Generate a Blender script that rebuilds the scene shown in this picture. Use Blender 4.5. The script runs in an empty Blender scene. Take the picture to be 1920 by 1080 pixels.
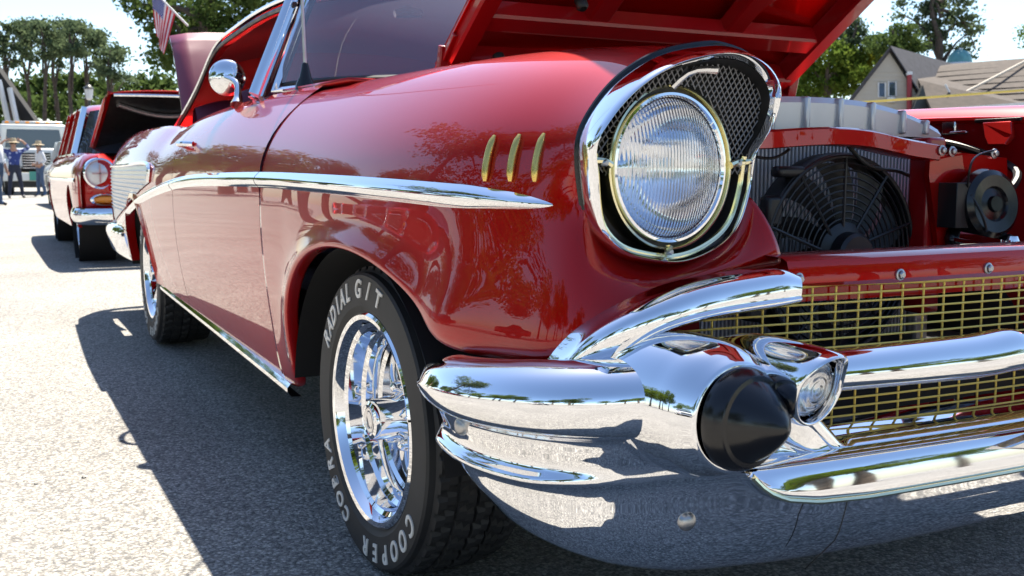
import bpy, bmesh, math, random
import numpy as np
from mathutils import Vector, Matrix, Euler
random.seed(7); rng = np.random.default_rng(7)
rad = math.radians
scene = bpy.context.scene
COL = scene.collection

# ------------------------------------------------------------------ camera
F_PX = 1900.0; YAW = rad(27.3); PITCH = math.atan(218/1900); CAM = np.array([-1.488, -1.831, 0.771])
cam = bpy.data.cameras.new('camera'); cam.lens = 36*F_PX/1920; cam.sensor_width = 36
cam.clip_start = 0.05; cam.clip_end = 2000
cam.dof.use_dof = True; cam.dof.focus_distance = 1.62; cam.dof.aperture_fstop = 13
camo = bpy.data.objects.new('camera', cam); COL.objects.link(camo)
camo.location = CAM; camo.rotation_euler = (math.pi/2-PITCH, 0, -YAW)
scene.camera = camo
# ------------------------------------------------------------------ sky, sun, exposure
SUN = Vector((0.30, 0.49, 1.0)).normalized()
world = bpy.data.worlds.new('World'); scene.world = world; world.use_nodes = True
wn = world.node_tree.nodes; wl = world.node_tree.links
sky = wn.new('ShaderNodeTexSky'); sky.sky_type = 'NISHITA'; sky.sun_disc = False
sky.sun_elevation = math.asin(SUN.z); sky.sun_rotation = math.atan2(SUN.x, SUN.y)
sky.air_density = 1.0; sky.dust_density = 0.55; sky.ozone_density = 3.0; sky.altitude = 20
wl.new(sky.outputs[0], wn['Background'].inputs[0]); wn['Background'].inputs[1].default_value = 0.085
sl = bpy.data.lights.new('sun', 'SUN'); sl.energy = 5.0; sl.angle = rad(0.53); sl.color = (1, 0.93, 0.80)
slo = bpy.data.objects.new('sun', sl); COL.objects.link(slo)
slo.rotation_euler = (-SUN).to_track_quat('-Z', 'Y').to_euler()
vs = scene.view_settings
vs.view_transform = 'Standard'; vs.look = 'None'; vs.gamma = 1; vs.use_curve_mapping = False
vs.exposure = 1.52
scene.cycles.use_denoising = True; scene.cycles.max_bounces = 10; scene.cycles.glossy_bounces = 6
scene.cycles.transparent_max_bounces = 12; scene.cycles.transmission_bounces = 8
scene.cycles.caustics_reflective = False; scene.cycles.caustics_refractive = False
scene.cycles.sample_clamp_indirect = 6

_f0 = np.array([math.sin(YAW), math.cos(YAW), 0]); _r = np.array([math.cos(YAW), -math.sin(YAW), 0])
_fw = _f0*math.cos(PITCH)+np.array([0, 0, -math.sin(PITCH)]); _up = np.cross(_r, _fw)
def U(px, py, ax, val):
    "surveyed point: where the sight line of a photo point meets the plane ax = val (metres, car axes)"
    d = _fw+_r*(px-960)/F_PX+_up*(540-py)/F_PX; i = 'xyz'.index(ax)
    return tuple(CAM+d*(val-CAM[i])/d[i])

# ------------------------------------------------------------------ materials
MATS = {}
def pmat(name, col, rough=0.5, metal=0.0, coat=0.0, spec=0.5, **kw):
    m = bpy.data.materials.new(name); m.use_nodes = True; nt = m.node_tree
    b = nt.nodes['Principled BSDF']
    b.inputs['Base Color'].default_value = (*col, 1); b.inputs['Roughness'].default_value = rough
    b.inputs['Metallic'].default_value = metal; b.inputs['Coat Weight'].default_value = coat
    b.inputs['Coat Roughness'].default_value = kw.get('coat_rough', 0.015)
    b.inputs['Specular IOR Level'].default_value = spec
    n = nt.nodes; l = nt.links
    tc = n.new('ShaderNodeTexCoord')
    var = kw.get('var', 0); vscale = kw.get('vscale', 8)
    if var:
        nz = n.new('ShaderNodeTexNoise'); nz.inputs['Scale'].default_value = vscale; nz.inputs['Detail'].default_value = 5
        l.new(tc.outputs['Object'], nz.inputs['Vector'])
        mp = n.new('ShaderNodeMapRange'); mp.inputs['From Min'].default_value = .3; mp.inputs['From Max'].default_value = .7
        mp.inputs['To Min'].default_value = 1-var; mp.inputs['To Max'].default_value = 1+var
        l.new(nz.outputs['Fac'], mp.inputs['Value'])
        mx = n.new('ShaderNodeMix'); mx.data_type = 'RGBA'; mx.blend_type = 'MULTIPLY'; mx.inputs['Factor'].default_value = 1
        mx.inputs[6].default_value = (*col, 1); l.new(mp.outputs[0], mx.inputs[7]); l.new(mx.outputs[2], b.inputs['Base Color'])
    rv = kw.get('rvar', 0)
    if rv:
        n2 = n.new('ShaderNodeTexNoise'); n2.inputs['Scale'].default_value = kw.get('rscale', 14); n2.inputs['Detail'].default_value = 6
        l.new(tc.outputs['Object'], n2.inputs['Vector'])
        m2 = n.new('ShaderNodeMapRange'); m2.inputs['From Min'].default_value = .35; m2.inputs['From Max'].default_value = .75
        m2.inputs['To Min'].default_value = rough; m2.inputs['To Max'].default_value = rough+rv
        l.new(n2.outputs['Fac'], m2.inputs['Value']); l.new(m2.outputs[0], b.inputs['Roughness'])
    bp = kw.get('bump', 0)
    if bp:
        n3 = n.new('ShaderNodeTexNoise'); n3.inputs['Scale'].default_value = kw.get('bscale', 60); n3.inputs['Detail'].default_value = kw.get('bdetail', 3)
        l.new(tc.outputs['Object'], n3.inputs['Vector'])
        bm_ = n.new('ShaderNodeBump'); bm_.inputs['Strength'].default_value = bp; bm_.inputs['Distance'].default_value = kw.get('bdist', .002)
        l.new(n3.outputs['Fac'], bm_.inputs['Height']); l.new(bm_.outputs[0], b.inputs['Normal'])
        if coat: l.new(bm_.outputs[0], b.inputs['Coat Normal'])
    if 'emit' in kw:
        b.inputs['Emission Color'].default_value = (*kw['emit'], 1); b.inputs['Emission Strength'].default_value = kw.get('estr', 1)
    if 'trans' in kw:
        b.inputs['Transmission Weight'].default_value = kw['trans']; b.inputs['IOR'].default_value = kw.get('ior', 1.45)
    MATS[name] = m; return m

pmat('red_paint', (.40, .0016, .0010), .38, .55, 1.0, .05, coat_rough=.004)
MATS['red_paint'].node_tree.nodes['Principled BSDF'].inputs['Coat IOR'].default_value = 1.46
pmat('red_paint_inner', (.32, .003, .006), .4, 0, .8, .2, coat_rough=.03, var=.15, vscale=6)
pmat('maroon_paint', (.16, .008, .028), .35, 0, 1.0, var=.08, vscale=3)
pmat('chrome', (.86, .87, .9), .025, 1, rvar=.03, rscale=9)
pmat('chrome_worn', (.72, .72, .74), .10, 1, rvar=.12, rscale=30)
pmat('gold_trim', (.78, .55, .16), .22, 1, rvar=.1, rscale=40)
pmat('grille_gold', (.92, .66, .14), .35, .35, rvar=.15, rscale=60)
pmat('pale_gold', (.86, .80, .52), .12, 1, rvar=.08, rscale=40)
pmat('rubber_gloss', (.006, .006, .008), .16, 0, 0, .5, rvar=.12, rscale=16, bump=.05, bscale=90, bdist=.001)
pmat('black_trim', (.010, .010, .011), .38, rvar=.2)
pmat('tyre', (.022, .022, .023), .62, var=.25, vscale=14, bump=.15, bscale=160, bdist=.0006)
pmat('letter_white', (.72, .70, .66), .6, var=.14, vscale=60)
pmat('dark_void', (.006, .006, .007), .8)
pmat('black_plastic', (.012, .012, .014), .33, var=.3, vscale=20, rvar=.2)
pmat('aluminium', (.68, .69, .71), .34, 1, rvar=.15, rscale=25)
pmat('silver_paint', (.60, .61, .64), .35, .5, .3)
pmat('mesh_wire', (.20, .20, .21), .45, .6)
pmat('tube_alloy', (.55, .55, .56), .45, .15)
pmat('steel', (.45, .45, .46), .3, 1, rvar=.2, rscale=80)
pmat('seat_red', (.20, .012, .018), .5, var=.12, vscale=5)
pmat('seat_maroon', (.11, .02, .055), .55, var=.15, vscale=5)
pmat('headliner', (.45, .42, .40), .8)
pmat('skin', (.42, .24, .17), .55)
pmat('amber', (.9, .30, .01), .25, 0, .6)
pmat('white_paint', (.72, .74, .72), .35, 0, .7, var=.05, vscale=2)
pmat('teal_paint', (.06, .30, .24), .35, 0, .7)
pmat('dark_glass', (.03, .04, .06), .03, 0, 1.0)
pmat('window_blue', (.10, .13, .18), .04, 0, 1.0)
pmat('navy_cloth', (.018, .022, .045), .8, var=.2)
pmat('jeans', (.06, .10, .18), .85, var=.2)
pmat('hair', (.02, .015, .012), .6)
pmat('white_cloth', (.7, .7, .72), .85)
pmat('tan_cloth', (.45, .30, .17), .85)
pmat('straw', (.50, .40, .26), .8)
pmat('bark', (.075, .055, .042), .9, var=.4, vscale=6, bump=.6, bscale=14, bdist=.03)
pmat('pole_dark', (.03, .035, .035), .45)
pmat('rope_yellow', (.72, .55, .12), .6)
pmat('siding', (.44, .39, .32), .75, var=.04, vscale=2)
pmat('shingle', (.060, .046, .038), .9, var=.25, vscale=3)
pmat('shingle_grey', (.065, .062, .07), .9, var=.22, vscale=3)
pmat('copper_green', (.10, .28, .30), .5, var=.12, vscale=3)
pmat('brick_red', (.28, .035, .04), .7)
pmat('grout_white', (.66, .66, .65), .6)

def mat_shirt():
    m = pmat('floral_shirt', (.03, .05, .22), .8); nt = m.node_tree; n = nt.nodes; l = nt.links
    tc = n.new('ShaderNodeTexCoord'); v = n.new('ShaderNodeTexVoronoi'); v.inputs['Scale'].default_value = 9
    l.new(tc.outputs['Object'], v.inputs['Vector'])
    r = n.new('ShaderNodeValToRGB'); r.color_ramp.elements[0].position = .28; r.color_ramp.elements[1].position = .42
    r.color_ramp.elements[0].color = (.38, .42, .62, 1); r.color_ramp.elements[1].color = (.025, .045, .20, 1)
    l.new(v.outputs['Distance'], r.inputs[0]); l.new(r.outputs[0], n['Principled BSDF'].inputs['Base Color'])
mat_shirt()

def mat_glass(name, tint, refl=1.0, rough=0.0, sky_sheen=0.0):
    "thin sheet glass: clear film of given tint with a mirror coat by fresnel"
    m = bpy.data.materials.new(name); m.use_nodes = True; nt = m.node_tree; n = nt.nodes; l = nt.links; n.clear()
    o = n.new('ShaderNodeOutputMaterial'); t = n.new('ShaderNodeBsdfTransparent'); t.inputs[0].default_value = (*tint, 1)
    g = n.new('ShaderNodeBsdfGlossy'); g.inputs['Roughness'].default_value = rough
    fr = n.new('ShaderNodeFresnel'); fr.inputs[0].default_value = 1.52*refl
    mx = n.new('ShaderNodeMixShader'); l.new(fr.outputs[0], mx.inputs[0]); l.new(t.outputs[0], mx.inputs[1]); l.new(g.outputs[0], mx.inputs[2])
    if sky_sheen:
        df = n.new('ShaderNodeBsdfDiffuse'); df.inputs[0].default_value = (.46, .44, .60, 1); m2 = n.new('ShaderNodeMixShader'); m2.inputs[0].default_value = sky_sheen  # pale lilac diffuse layer, painted in for sky reflected by the glass
        l.new(mx.outputs[0], m2.inputs[1]); l.new(df.outputs[0], m2.inputs[2]); l.new(m2.outputs[0], o.inputs[0])
    else: l.new(mx.outputs[0], o.inputs[0])
    MATS[name] = m
mat_glass('windscreen_glass', (.62, .66, .74), 1.5, sky_sheen=.19)
mat_glass('clear_glass', (.9, .92, .93), 1.0)

def mat_lens(name, axis, scale, rings=False):
    m = bpy.data.materials.new(name); m.use_nodes = True; nt = m.node_tree; n = nt.nodes; l = nt.links
    b = n['Principled BSDF']; b.inputs['Base Color'].default_value = (.96, .97, .98, 1); b.inputs['Roughness'].default_value = .02
    b.inputs['Transmission Weight'].default_value = 1; b.inputs['IOR'].default_value = 1.38
    tc = n.new('ShaderNodeTexCoord'); w = n.new('ShaderNodeTexWave'); w.wave_type = 'RINGS' if rings else 'BANDS'
    if rings: w.rings_direction = axis
    else: w.bands_direction = axis
    w.inputs['Scale'].default_value = scale; w.inputs['Distortion'].default_value = 0
    l.new(tc.outputs['Object'], w.inputs['Vector'])
    # horizontal prism breaks of a sealed beam
    wv = n.new('ShaderNodeTexVoronoi'); wv.inputs['Scale'].default_value = 22; wv.feature = 'F1'; wv.distance = 'CHEBYCHEV'
    mp = n.new('ShaderNodeMapping'); mp.inputs['Scale'].default_value = (.7, .05, 1.1); l.new(tc.outputs['Object'], mp.inputs[0]); l.new(mp.outputs[0], wv.inputs['Vector'])
    mm = n.new('ShaderNodeMath'); mm.operation = 'MULTIPLY_ADD'; mm.inputs[1].default_value = 0 if rings else .8
    l.new(wv.outputs['Distance'], mm.inputs[0]); l.new(w.outputs['Fac'], mm.inputs[2])
    bp = n.new('ShaderNodeBump'); bp.inputs['Strength'].default_value = .32; bp.inputs['Distance'].default_value = .0022
    l.new(mm.outputs[0], bp.inputs['Height']); l.new(bp.outputs[0], b.inputs['Normal']); MATS[name] = m
mat_lens('headlamp_lens', 'X', 62); mat_lens('parking_lens', 'SPHERICAL', 38, True)

def mat_asphalt():
    m = bpy.data.materials.new('asphalt'); m.use_nodes = True; nt = m.node_tree; n = nt.nodes; l = nt.links
    b = n['Principled BSDF']; b.inputs['Roughness'].default_value = .82; b.inputs['Specular IOR Level'].default_value = .35
    tc = n.new('ShaderNodeTexCoord')
    v = n.new('ShaderNodeTexVoronoi'); v.inputs['Scale'].default_value = 130; v.inputs['Randomness'].default_value = 1
    n1 = n.new('ShaderNodeTexNoise'); n1.inputs['Scale'].default_value = 1.1; n1.inputs['Detail'].default_value = 6
    n2 = n.new('ShaderNodeTexNoise'); n2.inputs['Scale'].default_value = 260; n2.inputs['Detail'].default_value = 2
    nd = n.new('ShaderNodeTexNoise'); nd.inputs['Scale'].default_value = 60; nd.inputs['Detail'].default_value = 2
    add = n.new('ShaderNodeVectorMath'); add.operation = 'MULTIPLY_ADD'; add.inputs[1].default_value = (.012, .012, .012)
    l.new(nd.outputs['Color'], add.inputs[0]); l.new(tc.outputs['Object'], add.inputs[2])
    for x in (n1, n2, nd): l.new(tc.outputs['Object'], x.inputs['Vector'])
    l.new(add.outputs[0], v.inputs['Vector'])
    sep = n.new('ShaderNodeSeparateColor'); l.new(v.outputs['Color'], sep.inputs[0])
    r = n.new('ShaderNodeValToRGB'); e = r.color_ramp.elements
    e[0].position = 0; e[0].color = (.17, .166, .165, 1); e[1].position = 1; e[1].color = (.57, .53, .47, 1)
    e2 = e.new(.45); e2.color = (.34, .32, .29, 1); e3 = e.new(.8); e3.color = (.45, .43, .40, 1)
    l.new(sep.outputs[0], r.inputs[0])
    # dark binder between the stones
    rb = n.new('ShaderNodeMapRange'); rb.inputs['From Min'].default_value = .25; rb.inputs['From Max'].default_value = .62; rb.inputs['To Min'].default_value = 1; rb.inputs['To Max'].default_value = .55
    l.new(v.outputs['Distance'], rb.inputs['Value'])
    mr = n.new('ShaderNodeMapRange'); mr.inputs['From Min'].default_value = .3; mr.inputs['From Max'].default_value = .7; mr.inputs['To Min'].default_value = .82; mr.inputs['To Max'].default_value = 1.12
    l.new(n1.outputs['Fac'], mr.inputs['Value'])
    mu = n.new('ShaderNodeMath'); mu.operation = 'MULTIPLY'; l.new(rb.outputs[0], mu.inputs[0]); l.new(mr.outputs[0], mu.inputs[1])
    mx = n.new('ShaderNodeMix'); mx.data_type = 'RGBA'; mx.blend_type = 'MULTIPLY'; mx.inputs['Factor'].default_value = 1
    l.new(r.outputs[0], mx.inputs[6]); l.new(mu.outputs[0], mx.inputs[7]); l.new(mx.outputs[2], b.inputs['Base Color'])
    h = n.new('ShaderNodeMath'); h.operation = 'MULTIPLY_ADD'; h.inputs[1].default_value = -.8
    l.new(v.outputs['Distance'], h.inputs[0]); l.new(n2.outputs['Fac'], h.inputs[2])
    bp = n.new('ShaderNodeBump'); bp.inputs['Strength'].default_value = .7; bp.inputs['Distance'].default_value = .004
    l.new(h.outputs[0], bp.inputs['Height']); l.new(bp.outputs[0], b.inputs['Normal']); MATS['asphalt'] = m
mat_asphalt()

def mat_leaf(name, c1, c2, trans=.35):
    m = bpy.data.materials.new(name); m.use_nodes = True; nt = m.node_tree; n = nt.nodes; l = nt.links; n.clear()
    o = n.new('ShaderNodeOutputMaterial'); d = n.new('ShaderNodeBsdfDiffuse'); t = n.new('ShaderNodeBsdfTranslucent')
    mx = n.new('ShaderNodeMixShader'); mx.inputs[0].default_value = trans
    tc = n.new('ShaderNodeTexCoord'); nz = n.new('ShaderNodeTexNoise'); nz.inputs['Scale'].default_value = 1.4; nz.inputs['Detail'].default_value = 8
    l.new(tc.outputs['Object'], nz.inputs['Vector']); r = n.new('ShaderNodeValToRGB')
    r.color_ramp.elements[0].position = .35; r.color_ramp.elements[1].position = .65
    r.color_ramp.elements[0].color = (*c1, 1); r.color_ramp.elements[1].color = (*c2, 1)
    l.new(nz.outputs['Fac'], r.inputs[0]); l.new(r.outputs[0], d.inputs[0]); l.new(r.outputs[0], t.inputs[0])
    l.new(d.outputs[0], mx.inputs[1]); l.new(t.outputs[0], mx.inputs[2]); l.new(mx.outputs[0], o.inputs[0]); MATS[name] = m
mat_leaf('pine_leaf', (.06, .09, .05), (.125, .16, .08), .45); mat_leaf('oak_leaf', (.04, .07, .022), (.10, .14, .04), .4)
mat_leaf('bright_leaf', (.06, .11, .02), (.16, .21, .035), .45); mat_leaf('yellow_leaf', (.14, .17, .02), (.30, .29, .03), .45)

def mat_flag():
    m = pmat('flag_cloth', (.6, .05, .06), .8); nt = m.node_tree; n = nt.nodes; l = nt.links; b = n['Principled BSDF']
    uv = n.new('ShaderNodeUVMap'); s = n.new('ShaderNodeSeparateXYZ'); l.new(uv.outputs[0], s.inputs[0])
    w = n.new('ShaderNodeMath'); w.operation = 'MULTIPLY'; w.inputs[1].default_value = 6.5; l.new(s.outputs['Y'], w.inputs[0])
    fr = n.new('ShaderNodeMath'); fr.operation = 'FRACT'; l.new(w.outputs[0], fr.inputs[0])
    gt = n.new('ShaderNodeMath'); gt.operation = 'GREATER_THAN'; gt.inputs[1].default_value = .5; l.new(fr.outputs[0], gt.inputs[0])
    mx = n.new('ShaderNodeMix'); mx.data_type = 'RGBA'; mx.inputs[6].default_value = (.58, .02, .035, 1); mx.inputs[7].default_value = (.8, .8, .8, 1)
    l.new(gt.outputs[0], mx.inputs['Factor'])
    cx = n.new('ShaderNodeMath'); cx.operation = 'LESS_THAN'; cx.inputs[1].default_value = .4; l.new(s.outputs['X'], cx.inputs[0])
    cy = n.new('ShaderNodeMath'); cy.operation = 'GREATER_THAN'; cy.inputs[1].default_value = .4615; l.new(s.outputs['Y'], cy.inputs[0])
    cc = n.new('ShaderNodeMath'); cc.operation = 'MULTIPLY'; l.new(cx.outputs[0], cc.inputs[0]); l.new(cy.outputs[0], cc.inputs[1])
    # rows of stars as white dots
    mp = n.new('ShaderNodeMapping'); mp.inputs['Scale'].default_value = (16, 16, 1); l.new(uv.outputs[0], mp.inputs[0])
    vo = n.new('ShaderNodeTexVoronoi'); vo.inputs['Scale'].default_value = 1; vo.inputs['Randomness'].default_value = 0; l.new(mp.outputs[0], vo.inputs['Vector'])
    st = n.new('ShaderNodeMath'); st.operation = 'LESS_THAN'; st.inputs[1].default_value = .26; l.new(vo.outputs['Distance'], st.inputs[0])
    bl = n.new('ShaderNodeMix'); bl.data_type = 'RGBA'; bl.inputs[6].default_value = (.02, .05, .25, 1); bl.inputs[7].default_value = (.8, .8, .8, 1); l.new(st.outputs[0], bl.inputs['Factor'])
    m2 = n.new('ShaderNodeMix'); m2.data_type = 'RGBA'; l.new(cc.outputs[0], m2.inputs['Factor']); l.new(mx.outputs[2], m2.inputs[6]); l.new(bl.outputs[2], m2.inputs[7])
    l.new(m2.outputs[2], b.inputs['Base Color'])
mat_flag()
# ------------------------------------------------------------------ mesh helpers
WLOC = {}
def link(o, parent=None, loc=(0, 0, 0)):
    COL.objects.link(o); loc = Vector(loc)
    if parent is not None:
        o.parent = parent; o.location = loc-WLOC[parent.name]
    else: o.location = loc
    WLOC[o.name] = loc; return o
def thing(name, label, cat, loc, group=None):
    e = bpy.data.objects.new(name, None); e.empty_display_size = .2; link(e, None, loc)
    e['label'] = label; e['category'] = cat
    if group: e['group'] = group
    return e
def tag(o, label=None, cat=None, group=None, kind=None):
    if label: o['label'] = label
    if cat: o['category'] = cat
    if group: o['group'] = group
    if kind: o['kind'] = kind
    return o
def mk(name, verts, faces, mat, parent=None, smooth=True, ang=40, sub=0, solid=0, base=False, fmat=None, bevel=0):
    V = np.asarray(verts, float).reshape(-1, 3)
    c = V.mean(0)
    if base: c = np.array([c[0], c[1], V[:, 2].min()])
    me = bpy.data.meshes.new(name); me.from_pydata([tuple(v) for v in V-c], [], [tuple(f) for f in faces])
    for mm in ([mat] if isinstance(mat, str) else mat): me.materials.append(MATS[mm])
    if fmat is not None: me.polygons.foreach_set('material_index', fmat)
    me.polygons.foreach_set('use_smooth', [smooth]*len(me.polygons))
    if smooth and ang and not sub: me.set_sharp_from_angle(angle=rad(ang))
    me.update()
    o = bpy.data.objects.new(name, me); link(o, parent, c)
    if sub:
        s = o.modifiers.new('subdivision', 'SUBSURF'); s.levels = s.render_levels = sub
    if bevel:
        s = o.modifiers.new('bevel', 'BEVEL'); s.width = bevel; s.segments = 2; s.limit_method = 'ANGLE'; s.harden_normals = False
    if solid:
        s = o.modifiers.new('thickness', 'SOLIDIFY'); s.thickness = abs(solid); s.offset = -1 if solid > 0 else 1
    return o
def grid(rows, cu=False, cv=False, flip=False):
    "rows: list of equally long point lists -> verts, faces"
    A = np.asarray(rows, float); R, C_ = A.shape[:2]; fs = []
    for i in range(R if cv else R-1):
        for j in range(C_ if cu else C_-1):
            a = i*C_+j; b = i*C_+(j+1) % C_; c = ((i+1) % R)*C_+(j+1) % C_; d = ((i+1) % R)*C_+j
            fs.append((a, d, c, b) if flip else (a, b, c, d))
    return A.reshape(-1, 3), fs
def cat(*vf):
    V = []; Fc = []; n = 0
    for v, f in vf:
        v = np.asarray(v, float).reshape(-1, 3); V.append(v); Fc += [tuple(i+n for i in q) for q in f]; n += len(v)
    return np.concatenate(V), Fc
def spline(pts, n, closed=False):
    "C2 cubic through the points, n samples"
    P = np.asarray(pts, float)
    if closed: P = np.vstack([P[-3:], P, P[:4]])
    d = np.linalg.norm(np.diff(P, axis=0), axis=1)**.6+1e-9; t = np.concatenate([[0], np.cumsum(d)]); m = len(P)
    if m == 2: return P[0]+(P[1]-P[0])*np.linspace(0, 1, n)[:, None]
    h = np.diff(t); A = np.zeros((m, m)); B = np.zeros((m, P.shape[1])); A[0, 0] = A[-1, -1] = 1
    for i in range(1, m-1):
        A[i, i-1] = h[i-1]; A[i, i] = 2*(h[i-1]+h[i]); A[i, i+1] = h[i]
        B[i] = 6*((P[i+1]-P[i])/h[i]-(P[i]-P[i-1])/h[i-1])
    M = np.linalg.solve(A, B)
    ts = np.linspace(t[3], t[-4], n+1)[:-1] if closed else np.linspace(0, t[-1], n)
    k = np.clip(np.searchsorted(t, ts, side='right')-1, 0, m-2)
    a = ((t[k+1]-ts)/h[k])[:, None]; b = ((ts-t[k])/h[k])[:, None]; hh = (h[k]**2/6)[:, None]
    return a*P[k]+b*P[k+1]+((a**3-a)*M[k]+(b**3-b)*M[k+1])*hh
def surf(ctrl, nu, nv):
    R = [spline(r, nu) for r in ctrl]; R = np.array(R)
    return np.stack([spline(R[:, j], nv) for j in range(nu)], axis=1)
def frame_path(P):
    P = np.asarray(P, float); T = np.gradient(P, axis=0); T /= np.linalg.norm(T, axis=1)[:, None]+1e-12
    return P, T
def tube(path, r, n=8, closed=False, caps=True, flat=1.0):
    P, T = frame_path(path); k = len(P); rr = np.broadcast_to(np.asarray(r, float), (k,))
    if closed:
        T = np.roll(P, -1, 0)-np.roll(P, 1, 0); T /= np.linalg.norm(T, axis=1)[:, None]
    up = np.array([0, 0, 1.]) if abs(T[0, 2]) < .9 else np.array([0, 1., 0])
    rows = []; N = np.cross(T[0], up)
    for i in range(k):
        N = N-T[i]*(N@T[i]); N /= np.linalg.norm(N); B = np.cross(T[i], N)
        rows.append([P[i]+rr[i]*(math.cos(a)*N+flat*math.sin(a)*B) for a in np.linspace(0, 2*math.pi, n, endpoint=False)])
    V, Fc = grid(rows, cu=True, cv=closed)
    if caps and not closed:
        Fc.append(tuple(range(n))); Fc.append(tuple(range((k-1)*n+n-1, (k-1)*n-1, -1)))
    return V, Fc
def lathe(prof, c, axis, n=48, cap=False):
    "prof: (radius, distance along axis) list"
    a = Vector(axis).normalized(); u = a.orthogonal().normalized(); w = a.cross(u); c = Vector(c); rows = []
    for r, d in prof:
        rows.append([c+a*d+(u*math.cos(t)+w*math.sin(t))*r for t in np.linspace(0, 2*math.pi, n, endpoint=False)])
    V, Fc = grid(rows, cu=True)
    if cap: Fc.append(tuple(range((len(prof)-1)*n, len(prof)*n)))
    return V, Fc
def box(c, s, rot=None):
    v = [Vector((x*s[0]/2, y*s[1]/2, z*s[2]/2)) for x in (-1, 1) for y in (-1, 1) for z in (-1, 1)]
    if rot is not None: v = [rot @ q for q in v]
    return np.array([Vector(c)+q for q in v]), [(0, 1, 3, 2), (4, 6, 7, 5), (0, 4, 5, 1), (2, 3, 7, 6), (0, 2, 6, 4), (1, 5, 7, 3)]
def bar(a, b, w, h, up=(0, 0, 1)):
    a = Vector(a); b = Vector(b); d = (b-a); L = d.length; d.normalize(); s = d.cross(Vector(up)).normalized(); u = s.cross(d)
    v = [p+s*i*w/2+u*j*h/2 for p in (a, b) for i in (-1, 1) for j in (-1, 1)]
    return np.array(v), [(0, 1, 3, 2), (4, 6, 7, 5), (0, 4, 5, 1), (2, 3, 7, 6), (0, 2, 6, 4), (1, 5, 7, 3)]
def prism(poly, off):
    "closed polygon (3D points) extruded by vector"
    P = np.asarray(poly, float); n = len(P); V = np.concatenate([P, P+np.asarray(off)])
    return V, [tuple(range(n-1, -1, -1)), tuple(range(n, 2*n))]+[(i, (i+1) % n, n+(i+1) % n, n+i) for i in range(n)]
def mirror(o, parent, cx=0.0):
    "the same part on the other side of the car"
    me = o.data.copy(); co = np.empty(len(me.vertices)*3); me.vertices.foreach_get('co', co); co = co.reshape(-1, 3); co[:, 0] *= -1
    me.vertices.foreach_set('co', co.ravel()); me.flip_normals()
    n = bpy.data.objects.new(o.name.split('.')[0], me); w = WLOC[o.name]
    link(n, parent, (2*cx-w[0], w[1], w[2]))
    for md in o.modifiers:
        k = n.modifiers.new(md.name, md.type)
        if md.type == 'SUBSURF': k.levels = md.levels; k.render_levels = md.render_levels
        if md.type == 'SOLIDIFY': k.thickness = md.thickness; k.offset = md.offset
    return n
def lerp(x, xs, ys): return float(np.interp(x, xs, ys))
def smooth_fn(xs, ys):
    xs = np.asarray(xs, float); ys = np.asarray(ys, float); P = np.stack([xs, ys], 1)
    S = spline(P, 400); return lambda v: float(np.interp(v, S[:, 0], S[:, 1]))
# ================================================================== the setting
gm = bpy.data.meshes.new('ground'); gm.from_pydata([(-400, -400, 0), (400, -400, 0), (400, 400, 0), (-400, 400, 0)], [], [(0, 1, 2, 3)])
gm.materials.append(MATS['asphalt']); ground = bpy.data.objects.new('ground', gm); link(ground); ground['kind'] = 'structure'

# ================================================================== the red car in front
CAR = thing('vintage_car', 'glossy red vintage car in the foreground with its hood raised and chrome bullet bumper', 'car', (0, 1.5, 0))
W = smooth_fn([-.75, -.66, -.6, -.5, -.4, -.2, 0, .3, .62, 1.2, 1.8, 2.4, 3.0, 3.6, 4.0, 4.3],
              [.765, .798, .822, .851, .872, .893, .902, .905, .906, .910, .915, .920, .915, .90, .885, .86])
ZTOP = smooth_fn([-.7, -.4, 0, .62, 1.0, 1.5, 2.0, 2.25, 2.5, 3.0, 3.6, 4.3], [.94, .965, .978, .985, .982, .972, .952, .940, .955, .965, .968, .95])
XTOP = smooth_fn([-.7, -.4, 0, .62, 1.2, 2.2, 2.5, 3.2, 4.3], [.655, .69, .715, .735, .785, .80, .80, .80, .77])
def side_x(y, z):
    w = W(y); zt = ZTOP(y); xt = XTOP(y)
    if z < .66: return -(w-.055*((.66-z)/.4)**1.8)
    if z < .73: return -w
    t = min(1.0, (z-.73)/(zt-.73)); return -(w-(w-xt)*t**2.3)
def side_point(px, py):
    y = 0.0
    for _ in range(40):
        p = U(px, py, 'x', side_x(max(-.75, min(4.2, y)), max(.2, min(.98, .75)))); y = .5*y+.5*p[1]
    return p

# ---- front fender (near side): one smooth cage wrapping from the door seam round to the headlight and chin
cols = [((.62, .25), .62, .62), ((.49, .25), .50, .50), ((.445, .385), .42, .40), ((.375, .505), .34, .31), ((.23, .598), .20, .18),
        ((.04, .636), .03, .03), ((-.14, .628), -.13, -.12), ((-.28, .594), -.28, -.27), ((-.37, .55), -.40, -.39), ((-.43, .503), -.50, -.50), ((-.58, .508), -.60, -.60)]
gask = {3: (-.789, -.68, .728), 4: (-.797, -.68, .805), 5: (-.764, -.68, .866), 6: (-.675, -.685, .928), 7: (-.56, -.69, .948)}
chin0 = [(-.85, -.72, .517), (-.80, -.748, .567), (-.74, -.757, .603), (-.66, -.752, .630), (-.56, -.744, .642), (-.50, -.742, .645)]
chin3 = [gask[3], (-.766, -.68, .678), (-.722, -.68, .650), (-.637, -.68, .640), (-.540, -.68, .683), (-.518, -.68, .750)]
def P3(a, b, t): return tuple(a[i]+(b[i]-a[i])*t for i in range(3))
cage = {}
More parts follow.
